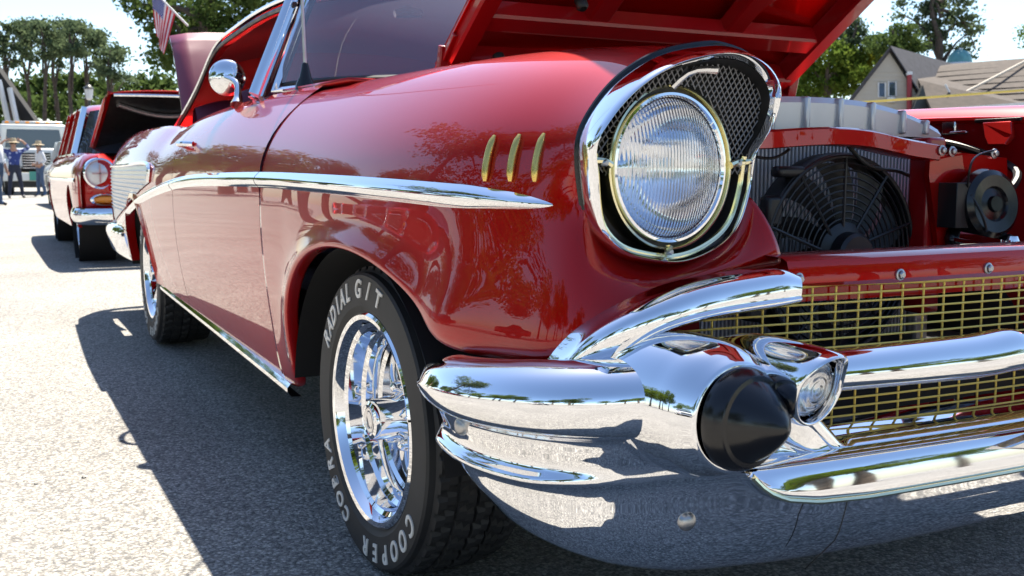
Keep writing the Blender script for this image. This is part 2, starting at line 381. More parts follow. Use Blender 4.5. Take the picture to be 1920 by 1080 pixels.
for c, ((y0, z0), y3, yt) in enumerate(cols):
    x0 = side_x(y0, max(z0, .3))
    if c in (9, 10): x0 = -.882 if c == 9 else -.868
    fl = .022 if 2 <= c <= 9 else 0.0
    p0 = (x0-fl, y0, z0); p3 = (-W(y3), y3, .735)
    cage[-1, c] = (p0[0]+.03, p0[1], p0[2]+.004); cage[0, c] = p0; cage[3, c] = p3
    for r, t in ((1, .17 if 2 <= c <= 9 else .33), (2, .46 if 2 <= c <= 9 else .6)):
        q = P3(p0, p3, t); base = side_x(q[1], q[2]) if c < 9 else q[0]
        cage[r, c] = (base-(.013 if r == 1 and fl else -.002 if fl else 0), q[1], q[2])
    for r, z in ((4, .83), (5, .918)):
        zz = .735+(ZTOP(yt)-.735)*((z-.735)/.243); cage[r, c] = (side_x(yt, zz), yt, zz)
    cage[6, c] = (-XTOP(yt)-.010, yt, ZTOP(yt)-.012); cage[7, c] = (-.615, yt, ZTOP(yt)+.006); cage[8, c] = (-.572, yt, ZTOP(yt)-.03)
for k in range(6):
    c = 11+k; a = chin0[k]; b = chin3[k]
    cage[-1, c] = (a[0]+.015, a[1]+.025, a[2]-.004); cage[0, c] = a; cage[3, c] = b
    for r, t in ((1, .33), (2, .68)):
        q = P3(a, b, t); cage[r, c] = (q[0]-(.012 if k == 0 else 0), q[1]-.012, q[2])
for r in range(4, 8): cage[r, 11] = gask[r]
cage[8, 11] = (-.552, -.69, .92)
ids = {k: i for i, k in enumerate(cage)}
fs = []
for r in range(-1, 8):
    for c in range(16):
        q = [(r, c), (r, c+1), (r+1, c+1), (r+1, c)]
        if all(k in ids for k in q): fs.append(tuple(ids[k] for k in q))
fender = mk('front_fender', list(cage.values()), fs, 'red_paint', CAR, sub=3, solid=-.004)
ff = mirror(fender, CAR); ff.location.z -= .05

def side_panel(name, y0, y1, zb, ny, nz, mat, parent, fx=side_x, ztop=ZTOP, flange=.03, fin=None, xtop=XTOP):
    rows = []
    ys = np.linspace(y0, y1, ny)
    for y in ys:
        b = zb(y); t = ztop(y); col = [(fx(y, b)+flange, y, b+.003)]
        for s in np.linspace(0, 1, nz):
            z = b+(t-b)*s; col.append((fx(y, z), y, z))
        xx = -xtop(y); col += [(xx+.02, y, t+.001), (xx+.045, y, t-.012), (xx+.055, y, t-.05)]
        rows.append(col)
    V, Fc = grid(rows)
    o = mk(name, V, Fc, mat, parent, ang=60); return o
sill = lambda y: .262+(y-.62)*.03
door = side_panel('door', .625, 1.845, sill, 26, 30, 'red_paint', CAR)
def qb(y):
    b = sill(y); dy = (y-2.93)
    if abs(dy) < .42: b = max(b, .33+math.sqrt(max(0, .42**2-dy**2))*.78)
    if y > 3.35: b = max(b, .33)
    return b
qy = sorted(set(list(np.linspace(1.85, 2.5, 14))+list(2.93+.42*np.sin(np.linspace(-1.57, 1.57, 34)))+list(np.linspace(3.36, 4.3, 16))))
_ls = np.linspace
np_rows = []
for y in qy:
    b = qb(y); t = ZTOP(y); fl = .012*math.exp(-((abs(y-2.93)-.2)/.3)**4) if abs(y-2.93) < .5 else 0
    col = [(side_x(y, b)+.03, y, b+.003)]
    for s in _ls(0, 1, 30):
        z = b+(t-b)*s; col.append((side_x(y, z)-fl*math.exp(-((z-b)/.03)**2), y, z))
    xx = -XTOP(y); col += [(xx+.03, y, t+.002), (xx+.07, y, t-.008), (xx+.09, y, t-.05)]
    np_rows.append(col)
V, Fc = grid(np_rows); quarter = mk('quarter_panel', V, Fc, 'red_paint', CAR, ang=60)
mirror(door, CAR); mirror(quarter, CAR)
# tail closing panel, deck, trunk lid standing open
rows = []
for s in _ls(-1, 1, 21):
    rows.append([(.85*s, 4.3+.03*(1-s*s), .33), (.86*s, 4.36+.03*(1-s*s), .6), (.84*s, 4.33, .85), (.78*s, 4.29, .94)])
mk('tail_panel', *grid(rows), 'red_paint', CAR)
mk('deck', *box((0, 3.24, .925), (1.44, .36, .03)), 'red_paint', CAR, bevel=.006)
lid = []
for s in _ls(0, 1, 12):
    lid.append([(x*.60, 3.42+.26*s+.10*s*s-.02*(1-x*x), .96+.575*s-.03*s*s-.03*abs(x)**6*(s > .9)) for x in _ls(-1, 1, 15)])
tl = mk('trunk_lid', *grid(lid), 'maroon_paint', CAR, solid=.03)
# ---- black boxes added under the car to block light; dark wheel wells
mk('floor_light_block', *cat(box((0, 1.5, .36), (1.5, 2.1, .2)), box((0, 3.5, .42), (1.5, 1.6, .22)), box((0, 3.2, .88), (1.5, .5, .02))), 'dark_void', CAR, smooth=False)
mk('front_light_block', *cat(box((0, .2, .33), (1.02, 1.5, .14)), box((0, .1, .62), (.6, .5, .4))), 'dark_void', CAR, smooth=False)
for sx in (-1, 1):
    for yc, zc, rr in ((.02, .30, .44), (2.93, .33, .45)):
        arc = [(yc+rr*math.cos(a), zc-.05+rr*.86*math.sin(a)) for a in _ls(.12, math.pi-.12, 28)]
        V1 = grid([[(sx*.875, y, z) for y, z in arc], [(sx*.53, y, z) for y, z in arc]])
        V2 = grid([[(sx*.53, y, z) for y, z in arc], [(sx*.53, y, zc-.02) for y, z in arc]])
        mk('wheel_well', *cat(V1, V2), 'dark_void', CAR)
# ---- brightwork on the side
def spear_piece(y0, y1, n, tip=None):
    zs = smooth_fn([-.66, -.55, -.4, -.2, 0, .3, .6, 1.2, 1.7, 2.1, 2.6, 3.1, 3.6, 4.0], [.725, .730, .736, .742, .746, .750, .752, .748, .735, .708, .662, .60, .53, .47])
    rows = []
    for y in _ls(y0, y1, n):
        h = .0185
        if tip is not None: h *= min(1, max(.02, (y-tip)/.22))**.55
        z = zs(y); row = []
        for a in _ls(-1, 1, 9):
            row.append((side_x(y, z+a*h)-.013*math.cos(a*1.5)*min(1, h/.012)+.0005, y, z+h*a))
        rows.append(row)
    return mk('side_moulding', *grid(rows), 'chrome', CAR, ang=70)
sm = [spear_piece(-.671, .621, 60, -.686), spear_piece(.627, 1.843, 30), spear_piece(1.853, 3.98, 40)]
for o in sm: mirror(o, CAR)
for px in (906, 953, 999):
    t = side_point(px+3, 252); b = side_point(px-3, 338)
    y = (t[1]+b[1])/2; pts = []
    for s in _ls(0, 1, 9):
        z = .757+.066*s; pts.append((side_x(y, z)+.0005, y+.010*s-.004, z))
    mk('fender_louvre_trim', *tube(pts, [.003, .0058, .0064, .0064, .0064, .0064, .0064, .0058, .003], 12, flat=1.0), 'gold_trim', CAR)
rows = []
for y in _ls(.56, 2.47, 30):
    z = sill(y)-.004; x = side_x(y, .3)
    rows.append([(x+.03, y, z-.030), (x+.004, y, z-.028), (x-.006, y, z-.016), (x-.006, y, z-.006), (x+.002, y, z+.004), (x+.01, y, z+.006)])
mk('sill_moulding', *grid(rows), 'chrome', CAR, ang=30)
# ribbed bright insert behind the door and its frame
ins = mk('quarter_insert', *grid([[(side_x(y, z)-.004, y, z) for z in _ls(lerp(y, [2.35, 2.6, 3.3, 4.1], [.73, .70, .60, .50]), .795, 10)] for y in _ls(2.35, 4.1, 14)]), 'silver_paint', CAR)
for k in range(11):
    z = .585+.019*k
    ya = lerp(z, [.50, .60, .70, .73], [3.95, 3.32, 2.62, 2.42]) if z < .73 else 2.40
    mk('insert_rib', *tube([(side_x(y, z)-.006, y, z) for y in _ls(ya, 4.08, 8)], .0035, 6), 'aluminium', ins)
mk('insert_frame', *tube(spline([(side_x(2.36, .735)-.006, 2.36, .735), (side_x(2.34, .775)-.006, 2.34, .775), (side_x(2.42, .80)-.006, 2.42, .80), (side_x(2.8, .803)-.006, 2.8, .803), (side_x(4.1, .80)-.006, 4.1, .80)], 40), .009, 8), 'chrome', CAR)
for sx in (-1, 1):
    rb = [(sx*(.93-.02*k), 3.75+.16*k) for k in range(4)]
rows = []
for x, y in [(-.86, 3.55), (-.885, 3.75), (-.89, 4.0), (-.875, 4.25), (-.80, 4.42), (-.6, 4.48), (0, 4.5), (.6, 4.48), (.84, 4.42), (.93, 4.25), (.945, 4.0), (.935, 3.75), (.90, 3.55)]:
    o = .03; nx = x*o/.9; rows.append([(x*.93, y, .52), (x, y, .50), (x+nx, y, .46), (x+nx*.6, y, .40), (x, y, .35), (x*.95, y, .315)])
R_ = np.array(rows); mk('rear_bumper', *grid(surf(R_.transpose(1, 0, 2), 60, 14)), 'chrome', CAR)
mk('door_handle', *tube(spline([(side_x(1.60, .86)-.002, 1.58, .86), (side_x(1.62, .86)-.028, 1.61, .862), (side_x(1.7, .86)-.028, 1.70, .862), (side_x(1.74, .86)-.002, 1.75, .86)], 14), .009, 8), 'chrome', door)
# ---- roof, pillars, glass
rail = spline([(-.655, 1.13, 1.275), (-.65, 1.6, 1.292), (-.648, 2.02, 1.283), (-.645, 2.37, 1.255), (-.648, 2.66, 1.157), (-.66, 2.93, 1.06), (-.69, 3.12, .965)], 40)
rows = []
for p in rail:
    h = lerp(p[1], [1.1, 1.4, 2.0, 2.4, 2.7, 3.15], [.05, .085, .105, .10, .09, .02])
    rows.append([(p[0]*s, p[1]-(.16*(1-s*s) if p[1] < 1.5 else 0), p[2]+.012+h*(1-abs(s)**2.6)) for s in _ls(1, -1, 25)])
mk('roof', *grid(rows), 'red_paint', CAR)
hl = [[(q[0]*.97, q[1], q[2]-.035) for q in r] for r in rows[:26]]
mk('headliner', *grid(hl), 'seat_red', CAR)
for sx in (-1, 1):
    R2 = [(sx*-q[0]*1.005, q[1], q[2]+.006) for q in rail]
    mk('drip_rail', *tube(R2, .012, 8, flat=.7), 'chrome', CAR)
    R3 = [(sx*(-q[0]+.012), q[1], q[2]-.022) for q in rail]
    mk('window_channel', *tube(R3, .008, 6), 'black_trim', CAR)
    ap = [(sx*.785, 1.115, .985), (sx*.735, 1.13, 1.10), (sx*.655, 1.16, 1.275)]
    pl = mk('windscreen_pillar', *tube(spline(ap, 10), [.028]*10, 10, flat=.6), 'chrome', CAR)
    mk('pillar_seal', *tube(spline([(x-sx*.012, y+.045, z) for x, y, z in ap], 10), .008, 6), 'black_trim', pl)
    mk('vent_frame', *tube(spline([(x-sx*.006, y+.085, z) for x, y, z in ap], 10), .016, 8), 'chrome', CAR)
wb = [(-.745, 1.06, .998), (-.66, .93, 1.005), (-.45, .80, 1.012), (0, .73, 1.02), (.45, .80, 1.012), (.66, .93, 1.005), (.745, 1.06, .998)]
wt = [(-.625, 1.12, 1.285), (-.56, 1.05, 1.30), (-.4, .99, 1.315), (0, .95, 1.33), (.4, .99, 1.315), (.56, 1.05, 1.30), (.625, 1.12, 1.285)]
mid = [tuple((a+b)/2 for a, b in zip(p, q)) for p, q in zip(wb, wt)]
mid = [(x*1.02, y-.02, z) for x, y, z in mid]
mk('windscreen', *grid(surf([wb, mid, wt], 40, 12)), 'windscreen_glass', CAR)
mk('windscreen_frame', *tube(np.vstack([spline([(x*1.005, y-.004, z-.006) for x, y, z in wb], 40), spline([(x, y, z+.004) for x, y, z in wt][::-1], 40)]), .014, 8, closed=True), 'chrome', CAR)
mk('windscreen_seal', *tube(np.vstack([spline([(x*.985, y-.006, z+.014) for x, y, z in wb], 40), spline([(x*.985, y-.006, z-.012) for x, y, z in wt][::-1], 40)]), .009, 6, closed=True), 'black_trim', CAR)
rows = [[(x, lerp(abs(x), [0, .45, .66, .745], [.72, .79, .92, 1.06]), z1) for x in _ls(-.74, .74, 25)] for z1 in (1.0,)]+[[(x, .43+.03*(1-(x/.74)**2), .985) for x in _ls(-.74, .74, 25)]]
mk('cowl', *grid(rows), 'red_paint', CAR, solid=-.01)
mk('interior_mirror', *tube([U(740, 26, 'y', 1.2), U(765, 22, 'y', 1.2), U(790, 26, 'y', 1.2)], [.012, .02, .012], 12), 'chrome_worn', CAR)
mk('dash_light_block', *box((0, .86, .955), (1.45, .55, .02)), 'seat_red', CAR, smooth=False)  # added slab that stops sun leaking through the cabin onto the ground
mk('dashboard', *tube([(-.68, 1.10, .97), (0, .93, .985), (.68, 1.10, .97)], .05, 10), 'seat_red', CAR)
mk('steering_wheel', *tube([(.36+.19*math.cos(a), 1.30-.06*math.sin(a), 1.02+.17*math.sin(a)) for a in _ls(0, 2*math.pi, 32, endpoint=False)], .012, 8, closed=True), 'white_paint', CAR)
def seat(y, z, mat):
    rows = []
    for x in _ls(-.66, .66, 17):
        e = 1-abs(x/.66)**8*.25
        rows.append([(x, y-.45, .55), (x, y-.44, .70*e+.02), (x, y-.08, .72), (x, y-.04, .95*e+.03), (x, y+.02, z*e+(1-e)*.9-.01), (x, y+.08, z*e+(1-e)*.9), (x, y+.14, .95), (x, y+.14, .5)])
    A = np.array(rows); return mk('bench_seat', *grid(surf(A, 26, 30)), mat, CAR)
seat(1.85, 1.10, 'seat_maroon'); seat(2.75, 1.09, 'seat_maroon')
# ---- round mirror on its stalk, aerial
mc = np.array((-.805, 1.43, 1.062)); ax_ = (-.35, -.93, -.05)
mir = mk('wing_mirror', *lathe([(0, .022), (.012, .021), (.03, .016), (.048, .006), (.056, -.004), (.056, -.014), (.05, -.016), (0, -.016)], mc, ax_, 40), 'chrome', CAR)
mk('mirror_stalk', *tube(spline([mc+np.array((-.006, -.02, -.002)), mc+np.array((.015, -.075, -.025)), (-.795, 1.33, 1.0), (-.80, 1.315, .972)], 14), [.010]*8+[.011]*3+[.014, .018, .022], 10), 'chrome', mir)
ab = np.array(U(573, 158, 'x', -.715))
ant = mk('aerial', *lathe([(0, .06), (.008, .055), (.016, .02), (.026, 0), (.03, -.02)], ab, (0, 0, 1), 20), 'rubber_gloss', CAR)
mk('aerial_rod', *tube([ab+np.array((0, 0, .05)), ab+np.array((-.004, 0, .2)), ab+np.array((-.012, 0, .8))], [.005, .0045, .003], 8), 'steel', ant)
# ================================================================== wheels
def letters(txt, a0, a1, r, x, size, parent, prof, yc, zc, side=-1):
    "raised white letters round the sidewall, clockwise seen from outside, tops outward"
    chars = [(i, ch) for i, ch in enumerate(txt)]
    n = len(txt)
    for i, ch in chars:
        if ch == ' ': continue
        cu = bpy.data.curves.new('letter', 'FONT'); cu.body = ch; cu.size = size; cu.extrude = .0012; cu.align_x = 'CENTER'; cu.shear = .25; cu.offset = .0012
        ob = bpy.data.objects.new('letter', cu); COL.objects.link(ob)
        dg = bpy.context.evaluated_depsgraph_get(); me = bpy.data.meshes.new_from_object(ob.evaluated_get(dg))
        bpy.data.objects.remove(ob); bpy.data.curves.remove(cu)
        co = np.empty(len(me.vertices)*3); me.vertices.foreach_get('co', co); co = co.reshape(-1, 3)
        a = rad(a0+(a1-a0)*i/max(1, n-1)); V = []
        for u, v, w in co:
            aa = a-(u*.95)/r; rr = r-size*.36+v*1.05
            # sidewall crown: outward bulge
            bul = float(np.interp(rr, prof[0], prof[1]))+.0012
            V.append((x-bul-w, yc-rr*math.cos(aa), zc+rr*math.sin(aa)))
        fc = [tuple(p.vertices) for p in me.polygons]; bpy.data.meshes.remove(me)
        mk('raised_letter', V, fc, 'letter_white', parent, smooth=False)

def wheel(yc, zc, R, Rr, xo, wid, lettered=True, steer=0.0, sx=-1):
    "xo: outer face |x|; R tyre radius; Rr rim lip radius"
    c = (sx*xo, yc, zc); out = (sx, 0, 0); sh = R-Rr
    rim_prof = [(Rr+.006, -.004), (Rr+.006, .004), (Rr+.001, .008), (Rr-.008, .006), (Rr-.012, -.002), (Rr-.016, -.012), (Rr-.024, -.018), (Rr-.028, -.045), (Rr-.036, -.052), (Rr-.042, -.078), (Rr-.050, -.084), (Rr-.056, -.105), (Rr-.062, -.115), (Rr-.066, -.16)]
    rim = mk('wheel', *lathe(rim_prof, c, out, 96), 'chrome', CAR, ang=25)
    mk('brake_drum', *lathe([(0, -.118), (Rr-.075, -.120), (Rr-.068, -.15), (Rr-.06, -.2)], c, out, 48), 'dark_void', rim)
    # tyre: sidewall, shoulder and a grooved tread
    prof = [(Rr-.002, -.02), (Rr+.003, .0), (Rr+.010, .005), (Rr+.018, .0100), (Rr+.05*sh/.1, .0108), (Rr+.078*sh/.1, .0100), (Rr+.083*sh/.1, .006), (R-.016, -.006), (R-.012, -.009)]
    n = 240; rows = []
    ang = np.linspace(0, 2*math.pi, n, endpoint=False)
    def ring(rf, d): rows.append([(sx*(xo+d), yc-rf(i)*math.cos(a), max(.001, zc+rf(i)*math.sin(a))) for i, a in enumerate(ang)])
    for r_, d in prof: ring(lambda i, r_=r_: r_, d)
    tw = wid; cuts = [.0, .030, .034, .068, .073, .107, .112, .146, .150, .180]
    shifts = [0, 2, 4, 3, 1]
    ribs = [(-.012, -.044), (-.050, -.082), (-.088, -.116), (-.122, -.150), (-.156, -wid+.01)]
    ring(lambda i: R-.0085 if i % 5 else R-.013, -.011)
    for k, (a_, b_) in enumerate(ribs):
        def rf(i, k=k, off=0, s=0): return R-(.0085 if ((i+shifts[k]*1+s) % 5 == 0) else 0)-(.002 if k in (0, 4) else 0)
        crown = .0035*((k-2)/2)**2
        ring(lambda i: rf(i, s=0)-crown, a_); ring(lambda i: rf(i, s=0)-crown, a_-.001)
        ring(lambda i: rf(i, s=(1 if k % 2 else -1))-crown, (a_+b_)/2); ring(lambda i: rf(i, s=2*(1 if k % 2 else -1))-crown, b_)
        if k < 4:
            ring(lambda i: R-.010, b_-.0005); ring(lambda i: R-.010, ribs[k+1][0]+.0005)
    for r_, d in ((R-.010, -wid), (R-.03, -wid-.012), (Rr+.02, -wid-.01), (Rr-.01, -wid+.01)): ring(lambda i, r_=r_: r_, d)
    ty = mk('tyre', *grid(rows, cu=True), 'tyre', rim, ang=28)
    # spokes, cap, nuts
    for k in range(5):
        a = rad(54+72*k); ca, sa = -math.cos(a), math.sin(a)
        ta, tb = -math.sin(a)*-1, math.cos(a)
        t = np.array((0, math.sin(a), math.cos(a))); rv = np.array((0, ca, sa)); o_ = np.array((sx, 0, 0))
        C0 = np.array(c); secs = []
        for rr, w_, h_, d in ((.035, .0125, .015, -.080), (.07, .0095, .014, -.072), (.105, .0095, .013, -.077), (.135, .011, .011, -.088), (Rr-.052, .016, .008, -.098)):
            m_ = C0+rv*rr+o_*d
            secs.append([m_+t*w_*math.cos(q)*(1 if abs(math.cos(q)) < .99 else 1)+o_*h_*math.sin(q) for q in np.linspace(0, 2*math.pi, 14, endpoint=False)])
        S_ = np.array(secs); S_ = np.stack([spline(S_[:, j], 14) for j in range(14)], 1)
        mk('spoke', *grid(S_, cu=True), 'chrome', rim)
        a2 = a+rad(36); p = C0+np.array((0, -math.cos(a2), math.sin(a2)))*.060+o_*-.055
        mk('lug_nut', *lathe([(.012, -.02), (.012, .004), (.009, .012), (0, .016)], p, out, 12), 'chrome', rim)
    cap = mk('centre_cap', *lathe([(.052, -.09), (.048, -.058), (.041, -.045), (.040, -.006), (.037, .003), (.030, .006), (.026, .0045), (.025, .002), (0, .003)], c, out, 40), 'chrome', rim)
    mk('cap_emblem', *lathe([(.0245, .0025), (.0235, .005), (.018, .0055), (.016, .0042), (.009, .0058), (0, .0062)], c, out, 24), 'chrome_worn', cap)
    if lettered:
        rm = Rr+.052*sh/.1
        for txt, a0, a1 in (('RADIAL', 150, 111), ('G/T', 97, 74), ('COBRA', 242, 205), ('COOPER', 327, 268)):
            letters(txt, a0, a1, rm, sx*xo, .047, ty, ([p[0] for p in prof], [p[1] for p in prof]), yc, zc)
    return rim
fwheel = wheel(0.0, .294, .303, .2035, .850, .185); fwheel.rotation_euler.z = rad(1.6)
wheel(2.93, .322, .322, .2035, .850, .215)
wheel(0.0, .300, .300, .2035, .850, .185, False, sx=1)
wheel(2.93, .322, .322, .2035, .850, .215, False, sx=1)

# ================================================================== headlight
s_ = 2.348
Gp = [(530, 1030), (420, 1030), (300, 1010), (190, 930), (130, 800), (105, 650), (100, 500), (120, 420), (170, 330), (260, 220), (380, 130), (500, 80), (600, 60), (700, 52), (760, 66)]
G3 = [np.array(U(1040+a/s_, 60+b/s_, 'y', -.678-.012*(b < 200))) for a, b in Gp]
G3 += [np.array(p) for p in ((-.525, -.692, .930), (-.502, -.692, .890), (-.500, -.69, .855), (-.515, -.685, .815), (-.525, -.68, .775), (-.525, -.68, .730), (-.545, -.68, .680), (-.585, -.68, .652))]
Fp = [(178, 500), (230, 400), (300, 310), (400, 220), (520, 150), (650, 112), (780, 100), (880, 130), (950, 200), (975, 280), (960, 360), (920, 450), (870, 530), (850, 640), (830, 740), (790, 850), (700, 940), (600, 990), (520, 1005), (420, 995), (300, 960), (235, 900), (205, 840), (188, 720), (180, 600)]
def lip_y(b): return -.722-.050*max(0, min(1, (600-b)/500))
F3 = []
for a, b in Fp:
    yy = lip_y(b)
    for _ in range(3): q_ = U(1040+a/s_, 60+b/s_, 'y', yy); yy = lip_y(b)+.14*(q_[0]+.68)
    F3.append(np.array(q_))
HC = np.array((-.677, -.724, .776)); LT = math.tan(rad(6.5)); HAX = (math.sin(rad(6.5)), -math.cos(rad(6.5)), 0)
def polar(P, cx, cz, n=96):
    Q = spline(np.array(P), 400, closed=True); a = np.arctan2(Q[:, 2]-cz, Q[:, 0]-cx); o = np.argsort(a); a = a[o]; Q = Q[o]
    aa = np.linspace(-math.pi, math.pi, n, endpoint=False)
    return np.stack([np.interp(aa, a, Q[:, i], period=2*math.pi) for i in range(3)], 1)
cx_, cz_ = -.66, .785
Gr = polar(G3, cx_, cz_); Fr = polar(F3, cx_, cz_)
def toward(R_, s, dy, c=(-.68, 0, .78)):
    Q = R_.copy(); Q[:, 0] = c[0]+(Q[:, 0]-c[0])*s; Q[:, 2] = c[2]+(Q[:, 2]-c[2])*s; Q[:, 1] += dy; return Q
HL = mk('headlight', *grid([Gr+np.array((0, .004, 0)), Gr*.97+toward(Gr, .985, -.006)*.03, toward(Gr*.72+Fr*.28, 1.020, 0), toward(Gr*.42+Fr*.58, 1.034, 0), toward(Gr*.15+Fr*.85, 1.036, -.003), toward(Fr, 1.026, -.006), toward(Fr, 1.010, -.008), Fr+np.array((0, -.006, 0)), toward(Fr, .985, .000), toward(Fr, .965, .008)], cu=True), 'chrome', CAR, ang=70)
tag(HL, 'sealed beam headlight in a hooded chrome bezel with black mesh')
mk('bezel_gasket', *tube(toward(Gr, 1.003, -.001), .0045, 8, closed=True), 'rubber_gloss', HL)
lipin = toward(Fr, .965, .006)
th = np.arctan2(lipin[:, 2]-HC[2], lipin[:, 0]-HC[0])
circ = lambda r, y: np.stack([HC[0]+r*np.cos(th), y+LT*r*np.cos(th), HC[2]+r*np.sin(th)], 1)
deep = toward(lipin, .94, 0); deep[:, 1] = -.690+LT*(deep[:, 0]-HC[0])
mk('headlight_bucket', *grid([lipin, deep*.5+toward(lipin, .97, 0)*.5, deep, circ(.108, -.695), circ(.106, -.722)], cu=True), 'black_trim', HL)
fr_ = toward(Fr, .955, .008); low = [i for i in range(len(fr_)) if fr_[i][2] < .80]
low.sort(key=lambda i: (math.atan2(fr_[i][2]-.80, fr_[i][0]+.66)-math.pi/2) % (2*math.pi))
mk('bezel_inner_trim', *tube(fr_[low], .0036, 8), 'pale_gold', HL)
o_ = HAX
mk('retaining_ring', *lathe([(.1085, -.03), (.1095, -.006), (.1085, .001), (.1060, .002), (.1045, -.003), (.1040, -.02)], HC, o_, 80), 'pale_gold', HL, ang=30)
mk('lamp_ring', *lathe([(.1005, -.02), (.1005, -.003), (.0990, .0005), (.0955, .001), (.0930, -.002), (.0920, -.012)], HC, o_, 80), 'chrome', HL, ang=30)
mk('ring_groove', *lathe([(.1050, -.001), (.0995, -.001)], HC+np.array((0, .008, 0)), o_, 64), 'black_trim', HL)
mk('lamp_reflector', *lathe([(.091, -.006), (.086, -.02), (.072, -.042), (.05, -.062), (.025, -.074), (.012, -.076), (.012, -.04), (0, -.038)], HC, o_, 64), 'chrome', HL)
lens_o = [(.0923, -.006), (.082, .004), (.062, .0125), (.04, .0185), (.02, .021), (0, .0218)]
lens_i = [(0, .0165), (.02, .0158), (.04, .0135), (.062, .0075), (.082, -.0005), (.0915, -.009)]
mk('lamp_lens', *lathe(lens_o+lens_i, HC, o_, 72), 'headlamp_lens', HL)
mk('bulb_shield', *lathe([(0, -.028), (.014, -.03), (.018, -.036), (.018, -.048), (0, -.05)], HC, o_, 24), 'chrome_worn', HL)
for a in (92, 178, 268, 2):
    ca, sa = math.cos(rad(a)), math.sin(rad(a)); p0 = HC+np.array((ca*.106, -.001+LT*ca*.106, sa*.106))
    k = int(np.argmin(np.abs(((th-rad(a)+math.pi) % (2*math.pi))-math.pi))); p1 = fr_[k]
    if a == 92: p1 = p0+np.array((.055, -.022, .022))
    mk('bezel_strut', *tube(spline([p0, (p0+p1)/2+np.array((0 if a != 92 else -.008, -.003, .002 if a != 92 else .008)), p1], 6), [.0055, .005, .0045, .0045, .005, .0055], 8), 'pale_gold' if a != 92 else 'chrome_worn', HL)
    pm = (p0+p1)/2
    if a != 92: mk('trim_screw', *lathe([(.0045, -.004), (.0045, .004), (.003, .0062), (0, .0065)], pm+np.array((0, -.003, 0)), o_, 14), 'steel', HL)
# diamond mesh between ring and bezel
poly = [(p[0], p[2]) for p in toward(Fr, .955, 0)]
def inside(x, z):
    c = False; j = len(poly)-1
    for i in range(len(poly)):
        if (poly[i][1] > z) != (poly[j][1] > z) and x < (poly[j][0]-poly[i][0])*(z-poly[i][1])/(poly[j][1]-poly[i][1])+poly[i][0]: c = not c
        j = i
    return c and (x-HC[0])**2+(z-HC[2])**2 > .107**2 and z > .765
segs = []
for sg in (1, -1):
    for k in range(-60, 61):
        run = []
        for t in _ls(-.22, .22, 111):
            x = -.66+t+.0; z = .80+sg*t*1.25+k*.0125
            if inside(x, z): run.append((x, -.712-.03*max(0, z-.80)/.13+LT*(x-HC[0]), z))
            else:
                if len(run) > 1: segs.append((run[0], run[-1]))
                run = []
        if len(run) > 1: segs.append((run[0], run[-1]))
mk('mesh_screen', *cat(*[tube([a, b], .0010, 6, caps=False) for a, b in segs]), 'mesh_wire', HL)
sc_d = toward(fr_, .98, .004)

# ================================================================== front bumper and grille
# plan path of the outer face and vertical profile (outward offset, height)
bp_path = spline([(-.918, -.452), (-.932, -.515), (-.943, -.60), (-.928, -.70), (-.88, -.785), (-.81, -.835), (-.72, -.857), (-.60, -.868), (-.45, -.876), (-.25, -.884), (0, -.888)], 70)
bp_t = np.gradient(bp_path, axis=0); bp_t /= np.linalg.norm(bp_t, axis=1)[:, None]; bp_n = np.stack([-bp_t[:, 1]*-1, -bp_t[:, 0]], 1)
bp_n = np.stack([bp_t[:, 1], -bp_t[:, 0]], 1)
arcl = np.concatenate([[0], np.cumsum(np.linalg.norm(np.diff(bp_path, axis=0), axis=1))])
def station(f, prof):
    i = int(f); p = bp_path[i]; n = bp_n[i]
    return [(p[0]+n[0]*o, p[1]+n[1]*o, z) for o, z in prof]
rows = []
N = len(bp_path)
for i in range(N):
    x, y = bp_path[i]; u = arcl[i]
    ztop = lerp(u, [0, .1, .3, .45, .6, .68, .76], [.498, .515, .535, .545, .548, .49, .412])
    bul = lerp(u, [0, .02, .08, .3, .5, .6, .68, .8], [0.0, .016, .030, .036, .036, .030, .0, .0])
    wing = lerp(u, [.50, .68], [1, 0])
    zb = lerp(u, [0, .05, .2, .4, .55, .7, .9, 1.3], [.335, .326, .302, .272, .250, .240, .236, .238])
    zc = lerp(u, [0, .3, .5, .6, .75], [.382, .385, .395, .39, .35])
    cre = lerp(u, [0, .05, .30, .42], [.004, .010, .009, 0])
    z1 = lerp(u, [0, .2, .5, .62, .75], [.446, .446, .452, .44, .393])
    zm2 = (ztop+z1)/2
    prof = [(-.060, ztop-.012), (-.035, ztop+.001), (-.012+bul*.3, ztop-.003), (bul*.65, ztop-.018), (bul*.95, ztop-.034), (bul, zm2-.002), (bul*.86, z1+.018), (bul*.45, z1+.004), (bul*.1-.004*wing, z1-.003), (-.006, z1-.010), (-.010, z1-.024),
            (-.017+cre*.2, zc+.014), (-.018+cre*1.5, zc+.004), (-.019+cre*1.5, zc-.003), (-.024, zc-.012), (-.033, (zc+zb)/2), (-.050, zb+.012), (-.062, zb), (-.075, zb+.004)]
    e = math.sqrt(max(0., 1-max(0, (.045-u)/.045)**2)); zm = .44
    prof = [(o*e-.03*(1-e), (z-.47)*(.25+.75*e)+.47 if z > .45 else z+(.45-z)*.35*(1-e)) for o, z in prof]
    rows.append(station(i, prof))
R_ = np.array(rows)
R_ = np.stack([spline(R_[i], 60) for i in range(N)])
BUMP = mk('front_bumper', *grid(R_), 'chrome', CAR, ang=75)
mirror(BUMP, CAR)
